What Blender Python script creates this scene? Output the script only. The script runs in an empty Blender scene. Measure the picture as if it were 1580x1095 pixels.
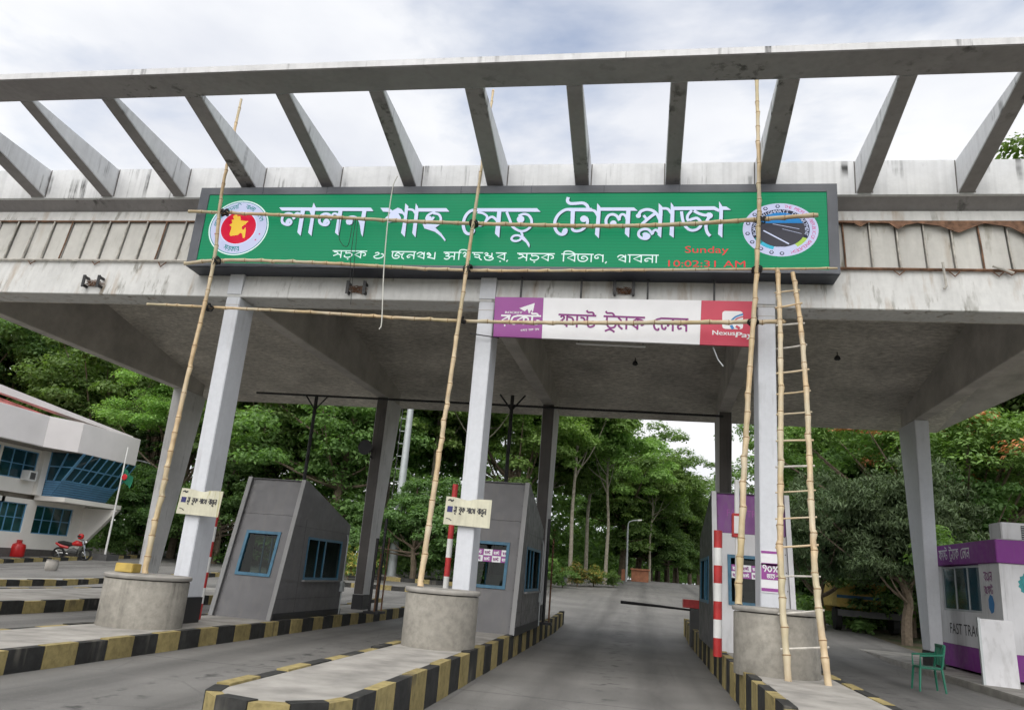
import bpy, math, random
import numpy as np
from mathutils import Vector, Matrix
random.seed(7)
S = bpy.context.scene
COL = S.collection
R_ = math.radians

# ------------------------------------------------------------------ camera
CAM = np.array([0.0, 0.0, 1.6])
FPX, PITCH, ROLL, YAW = 1182.17, R_(15.823), R_(4.658), R_(10.305)
_fw = np.array([-math.sin(YAW)*math.cos(PITCH), math.cos(YAW)*math.cos(PITCH), math.sin(PITCH)])
_r = np.array([math.cos(YAW), math.sin(YAW), 0.0])
_u = np.cross(_r, _fw)
CR = _r*math.cos(ROLL) + _u*math.sin(ROLL)
CU = _u*math.cos(ROLL) - _r*math.sin(ROLL)
camd = bpy.data.cameras.new('camera')
camd.sensor_width = 36.0
camd.lens = 36.0*FPX/1580.0
camd.clip_start = 0.1
camd.clip_end = 3000
camo = bpy.data.objects.new('camera', camd)
COL.objects.link(camo)
camo.matrix_world = Matrix(((CR[0], CU[0], -_fw[0], CAM[0]), (CR[1], CU[1], -_fw[1], CAM[1]),
                            (CR[2], CU[2], -_fw[2], CAM[2]), (0, 0, 0, 1)))
S.camera = camo

# ------------------------------------------------------------------ sky, sun, exposure
SUN_EL, SUN_AZ = R_(48), R_(186)      # bright cloud behind the viewer
w = bpy.data.worlds.new('World')
S.world = w
w.use_nodes = True
nt = w.node_tree
nt.nodes.clear()
N = nt.nodes.new
out = N('ShaderNodeOutputWorld'); bg = N('ShaderNodeBackground')
sky = N('ShaderNodeTexSky'); sky.sky_type = 'NISHITA'; sky.sun_disc = False
sky.sun_elevation = SUN_EL; sky.sun_rotation = SUN_AZ
sky.air_density = 1.0; sky.dust_density = 1.5
tc = N('ShaderNodeTexCoord'); mp = N('ShaderNodeMapping')
mp.inputs['Scale'].default_value = (1.0, 1.0, 2.2)
no = N('ShaderNodeTexNoise'); no.inputs['Scale'].default_value = 1.7; no.inputs['Detail'].default_value = 7
no.inputs['Roughness'].default_value = 0.55; no.inputs['Distortion'].default_value = 0.3
rp = N('ShaderNodeValToRGB')
rp.color_ramp.elements[0].position = 0.36; rp.color_ramp.elements[0].color = (0.30, 0.30, 0.30, 1)
rp.color_ramp.elements[1].position = 0.50; rp.color_ramp.elements[1].color = (1, 1, 1, 1)
no2 = N('ShaderNodeTexNoise'); no2.inputs['Scale'].default_value = 3.2; no2.inputs['Detail'].default_value = 6
rp2 = N('ShaderNodeValToRGB')
rp2.color_ramp.elements[0].position = 0.3; rp2.color_ramp.elements[0].color = (3.75, 3.9, 4.3, 1)
rp2.color_ramp.elements[1].position = 0.60; rp2.color_ramp.elements[1].color = (4.95, 5.0, 5.1, 1)
mx = N('ShaderNodeMixRGB')
L = nt.links.new
L(tc.outputs['Generated'], mp.inputs['Vector']); L(mp.outputs[0], no.inputs['Vector']); L(mp.outputs[0], no2.inputs['Vector'])
L(no.outputs['Fac'], rp.inputs['Fac']); L(no2.outputs['Fac'], rp2.inputs['Fac'])
L(rp.outputs['Color'], mx.inputs['Fac']); L(sky.outputs['Color'], mx.inputs['Color1']); L(rp2.outputs['Color'], mx.inputs['Color2'])
L(mx.outputs['Color'], bg.inputs['Color']); L(bg.outputs[0], out.inputs['Surface'])
bg.inputs['Strength'].default_value = 0.1
sl = bpy.data.lights.new('sun', 'SUN'); sl.energy = 1.5; sl.angle = R_(75); sl.color = (1.0, 0.96, 0.9)
so = bpy.data.objects.new('sun', sl); COL.objects.link(so)
_sd = Vector((math.sin(SUN_AZ)*math.cos(SUN_EL), math.cos(SUN_AZ)*math.cos(SUN_EL), math.sin(SUN_EL)))
so.rotation_euler = _sd.to_track_quat('Z', 'Y').to_euler()
so.location = (-10, -20, 40)
S.view_settings.view_transform = 'Standard'; S.view_settings.look = 'None'
S.view_settings.gamma = 1.0; S.view_settings.exposure = 1.05; S.view_settings.use_curve_mapping = False
S.render.engine = 'CYCLES'
S.cycles.max_bounces = 4; S.cycles.diffuse_bounces = 3; S.cycles.glossy_bounces = 2
S.cycles.transmission_bounces = 4; S.cycles.transparent_max_bounces = 8
S.cycles.use_denoising = True
S.cycles.use_adaptive_sampling = True; S.cycles.adaptive_threshold = 0.02; S.cycles.adaptive_min_samples = 12

# ------------------------------------------------------------------ measuring helpers (photo pixel -> point on a real plane)
def ray(px, py):
    return _fw + CR*(px-790.0)/FPX - CU*(py-547.5)/FPX
def atY(px, py, Y):
    d = ray(px, py); t = (Y-CAM[1])/d[1]; return tuple(CAM+d*t)
def atX(px, py, X):
    d = ray(px, py); t = (X-CAM[0])/d[0]; return tuple(CAM+d*t)
def atZ(px, py, Z):
    d = ray(px, py); t = (Z-CAM[2])/d[2]; return tuple(CAM+d*t)
def hgt(x, y):
    return 0.037*min(max(y-24.0, 0.0), 51.0)

# ------------------------------------------------------------------ materials
MATS = {}
def newmat(name):
    m = bpy.data.materials.new(name); m.use_nodes = True
    MATS[name] = m
    return m, m.node_tree, m.node_tree.nodes['Principled BSDF']
def texco(t, scale=(1, 1, 1), kind='Object'):
    c = t.nodes.new('ShaderNodeTexCoord'); p = t.nodes.new('ShaderNodeMapping')
    p.inputs['Scale'].default_value = scale
    t.links.new(c.outputs[kind], p.inputs['Vector'])
    return p.outputs[0]
def worldco(t, scale=(1, 1, 1)):
    c = t.nodes.new('ShaderNodeNewGeometry'); p = t.nodes.new('ShaderNodeMapping')
    p.inputs['Scale'].default_value = scale
    t.links.new(c.outputs['Position'], p.inputs['Vector'])
    return p.outputs[0]
def noise(t, vec, scale, detail=5, rough=0.55):
    n = t.nodes.new('ShaderNodeTexNoise')
    n.inputs['Scale'].default_value = scale; n.inputs['Detail'].default_value = detail
    n.inputs['Roughness'].default_value = rough
    t.links.new(vec, n.inputs['Vector'])
    return n.outputs['Fac']
def ramp(t, fac, stops):
    r = t.nodes.new('ShaderNodeValToRGB'); e = r.color_ramp.elements
    while len(e) < len(stops): e.new(0.5)
    for i, (p, c) in enumerate(stops):
        e[i].position = p
        e[i].color = (c, c, c, 1) if isinstance(c, (int, float)) else (*c, 1)
    t.links.new(fac, r.inputs['Fac'])
    return r.outputs['Color']
def mixc(t, fac, a, b, mode='MIX'):
    m = t.nodes.new('ShaderNodeMixRGB'); m.blend_type = mode
    for s, v in (('Fac', fac), ('Color1', a), ('Color2', b)):
        if isinstance(v, (int, float)): m.inputs[s].default_value = v
        elif isinstance(v, tuple): m.inputs[s].default_value = (*v, 1)
        else: t.links.new(v, m.inputs[s])
    return m.outputs['Color']
def bump(t, b, h, strength, dist=0.02):
    n = t.nodes.new('ShaderNodeBump'); n.inputs['Strength'].default_value = strength
    n.inputs['Distance'].default_value = dist
    t.links.new(h, n.inputs['Height']); t.links.new(n.outputs[0], b.inputs['Normal'])
def simple(name, col, rough=0.6, var=0.12, scale=3.0, metal=0.0, bmp=0.0, bscale=40, spec=None, world=True):
    m, t, b = newmat(name)
    v = worldco(t) if world else texco(t)
    f = noise(t, v, scale, 6)
    lo = tuple(c*(1-var) for c in col); hi = tuple(min(1, c*(1+var)) for c in col)
    c = ramp(t, f, [(0.3, lo), (0.7, hi)])
    t.links.new(c, b.inputs['Base Color'])
    b.inputs['Roughness'].default_value = rough; b.inputs['Metallic'].default_value = metal
    if spec is not None: b.inputs['Specular IOR Level'].default_value = spec
    if bmp: bump(t, b, noise(t, v, bscale, 4), bmp, 0.01)
    return m
def stained(name, col, dark, streak=0.6, rough=0.75, blotch=0.15, rust=0.0, vs=9.0, fine=0.04):
    """painted concrete: rain streaks running down, black mould drips, faint blotches"""
    m, t, b = newmat(name)
    v = worldco(t)
    vst = worldco(t, (vs, vs, 0.28))
    s1 = ramp(t, noise(t, vst, 1.0, 5, 0.6), [(0.55, 0.0), (0.64, 1.0)])
    brk = ramp(t, noise(t, worldco(t, (0.9, 0.9, 1.6)), 0.9, 3), [(0.46, 0.0), (0.62, 1.0)])
    st = mixc(t, 1.0, s1, brk, 'MULTIPLY')
    st = mixc(t, 1.0, st, (streak, streak, streak), 'MULTIPLY')
    soft = ramp(t, noise(t, worldco(t, (vs*1.6, vs*1.6, 0.12)), 1.0, 3), [(0.45, 0.0), (0.8, 0.32*streak)])
    base = ramp(t, noise(t, v, 0.8, 6, 0.6), [(0.3, tuple(c*(1-blotch) for c in col)), (0.6, col)])
    g = ramp(t, noise(t, v, 9, 5, 0.7), [(0.3, 1-fine*2), (0.6, 1.0)])
    base = mixc(t, 1.0, base, g, 'MULTIPLY')
    c = mixc(t, soft, base, tuple(x*0.45 for x in col))
    c = mixc(t, st, c, dark)
    if rust:
        vr = worldco(t, (4.0, 4.0, 0.2))
        r1 = ramp(t, noise(t, vr, 1.0, 4, 0.6), [(0.57, 0.0), (0.74, rust)])
        c = mixc(t, r1, c, (0.30, 0.19, 0.09))
    t.links.new(c, b.inputs['Base Color'])
    b.inputs['Roughness'].default_value = rough
    b.inputs['Specular IOR Level'].default_value = 0.2
    bump(t, b, noise(t, v, 6, 6), 0.1, 0.02)
    return m
stained('white_concrete', (0.70, 0.70, 0.71), (0.04, 0.04, 0.04), 0.95, vs=5)
stained('fascia_white', (0.67, 0.67, 0.655), (0.16, 0.15, 0.12), 0.75, rust=0.55, vs=7)
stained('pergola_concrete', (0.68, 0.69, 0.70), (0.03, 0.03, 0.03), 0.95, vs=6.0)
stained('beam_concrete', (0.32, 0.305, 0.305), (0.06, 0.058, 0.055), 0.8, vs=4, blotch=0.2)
stained('column_paint', (0.66, 0.68, 0.72), (0.35, 0.35, 0.35), 0.3, rough=0.5, blotch=0.06, vs=9)
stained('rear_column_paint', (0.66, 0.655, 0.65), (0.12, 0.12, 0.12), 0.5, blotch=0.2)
stained('panel_paint', (0.59, 0.58, 0.545), (0.18, 0.16, 0.10), 0.8, rust=0.25, blotch=0.2, vs=5)
stained('drum_concrete', (0.33, 0.31, 0.27), (0.10, 0.095, 0.08), 0.7, blotch=0.4, vs=4, fine=.15)
# plaster ceiling: trowelled ridges
m, t, b = newmat('ceiling_plaster')
v = worldco(t); va = worldco(t, (1.0, 2.4, 1.0))
f = noise(t, va, 6, 8, 0.75); g = noise(t, v, 0.7, 6)
c = mixc(t, 1.0, ramp(t, f, [(0.3, (0.36, 0.335, 0.295)), (0.62, (0.84, 0.795, 0.71))]), ramp(t, g, [(0.3, 0.6), (0.7, 1.0)]), 'MULTIPLY')
t.links.new(c, b.inputs['Base Color']); b.inputs['Roughness'].default_value = 0.95
bump(t, b, f, 0.9, 0.05)
m, t, b = newmat('ceiling_beam')
v = worldco(t)
f = noise(t, v, 1.2, 7, 0.65)
t.links.new(ramp(t, f, [(0.3, (0.34, 0.32, 0.295)), (0.7, (0.58, 0.55, 0.51))]), b.inputs['Base Color'])
b.inputs['Roughness'].default_value = 0.9
bump(t, b, noise(t, v, 22, 5), 0.35, 0.02)
# booth cladding: grey composite sheets
def cladding(name, col):
    m, t, b = newmat(name)
    v = worldco(t)
    c = ramp(t, noise(t, v, 1.1, 5), [(0.3, tuple(x*0.85 for x in col)), (0.7, tuple(x*1.1 for x in col))])
    d = ramp(t, noise(t, worldco(t, (5, 5, 0.5)), 2.0, 5), [(0.5, 0.0), (0.8, 0.35)])
    c = mixc(t, d, c, (0.16, 0.15, 0.13))
    t.links.new(c, b.inputs['Base Color']); b.inputs['Roughness'].default_value = 0.42
    b.inputs['Specular IOR Level'].default_value = 0.4
    t.links.new(ramp(t, noise(t, v, 6, 5), [(0.3, 0.34), (0.7, 0.55)]), b.inputs['Roughness'])
cladding('booth_grey', (0.115, 0.113, 0.118)); cladding('booth_edge', (0.21, 0.21, 0.21)); cladding('booth_white', (0.55, 0.55, 0.56))
cladding('booth_purple', (0.17, 0.045, 0.20)); cladding('kiosk_white', (0.66, 0.66, 0.68)); cladding('kiosk_purple', (0.22, 0.03, 0.26))
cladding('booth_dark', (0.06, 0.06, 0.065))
simple('frame_blue', (0.03, 0.13, 0.22), 0.4); simple('black_paint', (0.018, 0.018, 0.02), 0.5)
simple('sign_housing', (0.085, 0.092, 0.11), 0.42, 0.15); simple('sign_under', (0.03, 0.035, 0.05), 0.5)
simple('rusty_steel', (0.16, 0.085, 0.05), 0.85, 0.5, 9, bmp=0.3); simple('bar_paint', (0.42, 0.40, 0.36), 0.7, 0.4, 7)
simple('steel_grey', (0.42, 0.45, 0.46), 0.45, 0.1, metal=0.2); simple('white_paint', (0.72, 0.72, 0.7), 0.5, 0.08)
simple('red_paint', (0.45, 0.03, 0.03), 0.45, 0.2, 6); simple('yellow_paint', (0.46, 0.33, 0.08), 0.6, 0.25, 5)
stained('black_kerb', (0.05, 0.05, 0.048), (0.14, 0.13, 0.11), 0.8, blotch=.4, vs=3, fine=.2); stained('yellow_kerb', (0.42, 0.34, 0.15), (0.12, 0.10, 0.06), 0.8, blotch=.4, vs=3, fine=.2)
simple('island_concrete', (0.30, 0.285, 0.26), 0.9, 0.3, 2.2, bmp=0.3)
simple('rope_white', (0.6, 0.6, 0.55), 0.8); simple('tie_black', (0.015, 0.015, 0.015), 0.7)
simple('office_wall', (0.82, 0.79, 0.73), 0.8, 0.06, 0.9); simple('office_fascia', (0.82, 0.78, 0.77), 0.8, 0.06, 0.8)
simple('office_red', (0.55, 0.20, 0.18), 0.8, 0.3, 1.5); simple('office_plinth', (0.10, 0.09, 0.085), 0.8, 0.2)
simple('office_recess', (0.30, 0.27, 0.23), 0.8, 0.2); simple('spandrel_blue', (0.10, 0.22, 0.36), 0.5, 0.2, 4)
simple('mullion', (0.12, 0.30, 0.48), 0.45); simple('blue_frame', (0.025, 0.115, 0.19), 0.5, .3, 6)
simple('rubber', (0.015, 0.015, 0.015), 0.85); simple('chrome', (0.5, 0.5, 0.5), 0.25, 0.05, metal=0.9)
simple('red_plastic', (0.5, 0.02, 0.02), 0.3); simple('green_plastic', (0.02, 0.16, 0.10), 0.35)
simple('flag_green', (0.01, 0.15, 0.08), 0.8); simple('flag_red', (0.55, 0.02, 0.03), 0.8)
simple('bark', (0.16, 0.125, 0.09), 0.95, 0.35, 6, bmp=0.5, bscale=25, world=False)
simple('bark_pale', (0.34, 0.31, 0.25), 0.95, 0.3, 5, bmp=0.4, bscale=25, world=False)
simple('terracotta', (0.33, 0.14, 0.08), 0.85, 0.25, 4); simple('box_grey', (0.09, 0.09, 0.09), 0.8)
simple('tree_yellow', (0.45, 0.30, 0.03), 0.6)
simple('purple_print', (0.28, 0.055, 0.27), 0.5, 0.05); simple('white_print', (0.74, 0.74, 0.76), 0.5, 0.04)
simple('purple_letter', (0.20, 0.015, 0.17), 0.5, 0.05); simple('red_print', (0.50, 0.03, 0.07), 0.45, 0.05)
simple('blue_print', (0.03, 0.20, 0.48), 0.5, 0.05); simple('dark_print', (0.03, 0.03, 0.035), 0.6)
simple('teal_print', (0.03, 0.28, 0.30), 0.5, 0.3, 12); simple('navy_print', (0.03, 0.03, 0.14), 0.6); simple('yellow_print', (0.6, 0.45, 0.08), 0.6)
stained('board_paint', (0.66, 0.64, 0.50), (0.36, 0.33, 0.12), 0.9, rough=0.55, blotch=0.3, vs=14)
# bamboo
m, t, b = newmat('bamboo')
v = worldco(t)
c = mixc(t, ramp(t, noise(t, v, 7, 4), [(0.35, 0.0), (0.7, 1.0)]), (0.60, 0.45, 0.26), (0.42, 0.29, 0.16))
c = mixc(t, ramp(t, noise(t, v, 1.1, 4), [(0.42, 0.0), (0.62, 0.75)]), c, (0.50, 0.45, 0.34))
c = mixc(t, ramp(t, noise(t, v, 0.7, 2), [(0.5, 0.0), (0.7, 0.5)]), c, (0.36, 0.33, 0.18))
t.links.new(c, b.inputs['Base Color']); b.inputs['Roughness'].default_value = 0.5
simple('bamboo_node', (0.26, 0.16, 0.08), 0.7)
simple('bamboo_cut', (0.6, 0.47, 0.28), 0.7)
# asphalt, soil, grass
m, t, b = newmat('asphalt')
v = worldco(t)
c = mixc(t, 1.0, ramp(t, noise(t, v, 0.35, 7, 0.6), [(0.3, (0.13, 0.127, 0.12)), (0.7, (0.225, 0.218, 0.206))]),
         ramp(t, noise(t, v, 60, 3, 0.8), [(0.3, 0.75), (0.7, 1.15)]), 'MULTIPLY')
oil = ramp(t, noise(t, worldco(t, (2.2, 0.1, 1)), 1.0, 4), [(0.5, 0.0), (0.75, 0.45)])
crk = t.nodes.new('ShaderNodeTexVoronoi'); crk.feature = 'DISTANCE_TO_EDGE'; crk.inputs['Scale'].default_value = 0.45
wob = mixc(t, 0.25, v, t.nodes.new('ShaderNodeTexNoise').outputs['Color'], 'ADD')
t.links.new(wob, crk.inputs['Vector'])
crm = ramp(t, crk.outputs['Distance'], [(0.0, 0.32), (0.008, 0.0)])
c = mixc(t, oil, c, (0.08, 0.078, 0.074))
c = mixc(t, crm, c, (0.05, 0.05, 0.05))
def mth(op, a, b_=None):
    n_ = t.nodes.new('ShaderNodeMath'); n_.operation = op
    for i_, q in enumerate((a, b_)):
        if q is None: continue
        if isinstance(q, (int, float)): n_.inputs[i_].default_value = q
        else: t.links.new(q, n_.inputs[i_])
    return n_.outputs[0]
sep = t.nodes.new('ShaderNodeSeparateXYZ'); t.links.new(v, sep.inputs[0])
wx_ = mth('ADD', sep.outputs[0], mth('MULTIPLY', mth('SUBTRACT', noise(t, v, 0.25, 2), 0.5), 0.5))
lane = mth('MULTIPLY', mth('SUBTRACT', mth('FRACT', mth('ADD', mth('DIVIDE', mth('ADD', wx_, 0.46), 5.05), 0.5)), 0.5), 5.05)
dist = mth('ABSOLUTE', mth('SUBTRACT', mth('ABSOLUTE', lane), 0.78))
trk = mixc(t, 1.0, ramp(t, dist, [(0.08, 0.62), (0.42, 0.0)]), ramp(t, noise(t, worldco(t, (3, 0.35, 1)), 1.0, 5), [(0.3, 0.35), (0.65, 1.0)]), 'MULTIPLY')
c = mixc(t, trk, c, (0.055, 0.053, 0.05))
drip = mixc(t, 1.0, ramp(t, mth('ABSOLUTE', lane), [(0.1, 1.0), (0.45, 0.0)]), ramp(t, noise(t, v, 3.2, 4), [(0.56, 0.0), (0.66, 0.8)]), 'MULTIPLY')
c = mixc(t, drip, c, (0.03, 0.03, 0.03))
jy = mth('ABSOLUTE', mth('SUBTRACT', mth('FRACT', mth('DIVIDE', sep.outputs[1], 4.5)), 0.5))
c = mixc(t, ramp(t, jy, [(0.0, 0.8), (0.006, 0.0)]), c, (0.04, 0.04, 0.04))
grit = ramp(t, noise(t, v, 45, 2, 0.5), [(0.66, 0.0), (0.70, 0.6)])
c = mixc(t, grit, c, (0.32, 0.30, 0.27))
t.links.new(c, b.inputs['Base Color'])
b.inputs['Roughness'].default_value = 0.85
bump(t, b, noise(t, v, 90, 3), 0.5, 0.01)
simple('far_pavement', (0.24, 0.23, 0.215), 0.9, 0.2, 0.6, bmp=0.2)
m, t, b = newmat('grass_soil')
v = worldco(t)
c = mixc(t, ramp(t, noise(t, v, 0.5, 6), [(0.42, 0.0), (0.6, 1.0)]), (0.035, 0.06, 0.015), (0.12, 0.095, 0.06))
t.links.new(c, b.inputs['Base Color']); b.inputs['Roughness'].default_value = 0.95
bump(t, b, noise(t, v, 12, 6), 0.8, 0.05)
def glass(name, tint, rough=0.06):
    m, t, b = newmat(name)
    f = noise(t, worldco(t), 0.9, 3)
    t.links.new(ramp(t, f, [(0.35, tuple(x*0.5 for x in tint)), (0.7, tint)]), b.inputs['Base Color'])
    b.inputs['Roughness'].default_value = rough; b.inputs['Specular IOR Level'].default_value = 0.65
glass('office_glass', (0.015, 0.07, 0.095)); glass('teal_glass', (0.012, 0.075, 0.075), 0.1)
def seeglass(name, alpha=0.25):
    m, t, b = newmat(name)
    tr = t.nodes.new('ShaderNodeBsdfTransparent'); gl = t.nodes.new('ShaderNodeBsdfGlossy')
    gl.inputs['Roughness'].default_value = 0.03; tr.inputs['Color'].default_value = (0.42, 0.50, 0.48, 1)
    gl.inputs['Color'].default_value = (0.9, 0.95, 0.95, 1)
    mxs = t.nodes.new('ShaderNodeMixShader')
    mxs.inputs['Fac'].default_value = 0.012
    t.links.new(tr.outputs[0], mxs.inputs[1]); t.links.new(gl.outputs[0], mxs.inputs[2])
    t.links.new(mxs.outputs[0], t.nodes['Material Output'].inputs['Surface'])
seeglass('booth_glass')
# LED screen and its lit graphics
def led(name, col, e, scan=0.0):
    m, t, b = newmat(name)
    b.inputs['Base Color'].default_value = (*(x*0.25 for x in col), 1)
    b.inputs['Roughness'].default_value = 0.5; b.inputs['Specular IOR Level'].default_value = 0.2
    b.inputs['Emission Strength'].default_value = e
    if scan:
        wv = t.nodes.new('ShaderNodeTexWave'); wv.bands_direction = 'Z'
        wv.inputs['Scale'].default_value = 5.2; wv.inputs['Distortion'].default_value = 0.6
        wv.inputs['Detail'].default_value = 2; wv.inputs['Detail Scale'].default_value = 0.3
        t.links.new(worldco(t), wv.inputs['Vector'])
        f2 = noise(t, worldco(t, (0.25, 0.25, 1.2)), 1.4, 3)
        c = ramp(t, wv.outputs['Fac'], [(0.0, tuple(x*(1-scan) for x in col)), (1.0, col)])
        c = mixc(t, ramp(t, f2, [(0.35, 0.0), (0.7, 0.55)]), c, tuple(x*0.75+0.012 for x in col))
        t.links.new(c, b.inputs['Emission Color'])
    else:
        b.inputs['Emission Color'].default_value = (*col, 1)
led('led_green', (0.003, 0.265, 0.115), 0.40, 0.22); led('led_white', (0.66, 0.72, 0.95), 0.40); led('led_shadow', (0.004, 0.10, 0.07), 0.28)
led('led_white_bright', (0.75, 0.92, 0.90), 0.40); led('led_red', (0.72, 0.03, 0.05), 0.40); led('led_yellow', (0.85, 0.55, 0.06), 0.40)
led('led_crimson', (0.62, 0.005, 0.04), 0.40); led('led_teal', (0.02, 0.25, 0.26), 0.37); led('led_lilac', (0.58, 0.62, 0.85), 0.37)
led('led_dark', (0.02, 0.025, 0.05), 0.37); led('led_road', (0.055, 0.055, 0.07), 0.40); led('led_blue', (0.02, 0.22, 0.55), 0.40)
led('led_cyan', (0.05, 0.45, 0.62), 0.40); led('led_lime', (0.40, 0.60, 0.10), 0.40); led('led_pink', (0.62, 0.08, 0.25), 0.37)
# foliage: every leaf its own tint
def leafmat(name, dark, light, trans=0.3, gloss=0.5):
    m, t, b = newmat(name)
    t.nodes.remove(b)
    geo = t.nodes.new('ShaderNodeNewGeometry'); oi = t.nodes.new('ShaderNodeObjectInfo')
    c = ramp(t, geo.outputs['Random Per Island'], [(0.0, dark), (0.75, light), (1.0, tuple(x*1.35 for x in light))])
    big = noise(t, texco(t), 0.35, 3)
    c = mixc(t, ramp(t, big, [(0.35, 0.0), (0.7, 0.55)]), c, tuple(a*0.8+b_*0.5 for a, b_ in zip(light, (0.02, 0.01, 0.0))))
    hs = t.nodes.new('ShaderNodeHueSaturation'); hs.inputs['Saturation'].default_value = 0.84
    mm = t.nodes.new('ShaderNodeMapRange'); mm.inputs['To Min'].default_value = 0.72; mm.inputs['To Max'].default_value = 1.3
    t.links.new(oi.outputs['Random'], mm.inputs['Value']); t.links.new(mm.outputs[0], hs.inputs['Value'])
    mh = t.nodes.new('ShaderNodeMapRange'); mh.inputs['To Min'].default_value = 0.485; mh.inputs['To Max'].default_value = 0.52
    t.links.new(oi.outputs['Random'], mh.inputs['Value']); t.links.new(mh.outputs[0], hs.inputs['Hue'])
    t.links.new(c, hs.inputs['Color'])
    p = t.nodes.new('ShaderNodeBsdfPrincipled'); p.inputs['Roughness'].default_value = gloss
    p.inputs['Specular IOR Level'].default_value = 0.18; p.inputs['Roughness'].default_value = 0.6
    tl = t.nodes.new('ShaderNodeBsdfTranslucent')
    br = mixc(t, 1.0, hs.outputs[0], (1.3, 1.5, 0.6), 'MULTIPLY')
    t.links.new(hs.outputs[0], p.inputs['Base Color']); t.links.new(br, tl.inputs['Color'])
    ms = t.nodes.new('ShaderNodeMixShader'); ms.inputs['Fac'].default_value = trans
    t.links.new(p.outputs[0], ms.inputs[1]); t.links.new(tl.outputs[0], ms.inputs[2])
    t.links.new(ms.outputs[0], t.nodes['Material Output'].inputs['Surface'])
leafmat('leaf_dark', (0.06, 0.115, 0.03), (0.125, 0.215, 0.055), 0.42); leafmat('leaf_mid', (0.075, 0.15, 0.034), (0.165, 0.29, 0.065), 0.42)
leafmat('leaf_bright', (0.11, 0.2, 0.035), (0.235, 0.37, 0.075), 0.42); leafmat('leaf_mango', (0.045, 0.08, 0.03), (0.115, 0.18, 0.075), 0.2, 0.35)
leafmat('leaf_flame', (0.065, 0.143, 0.026), (0.169, 0.299, 0.052)); leafmat('leaf_blossom', (0.55, 0.09, 0.02), (0.68, 0.20, 0.05), 0.2)
leafmat('leaf_yellow', (0.25, 0.20, 0.02), (0.42, 0.33, 0.04)); leafmat('leaf_conifer', (0.039, 0.091, 0.033), (0.085, 0.169, 0.058))

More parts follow.
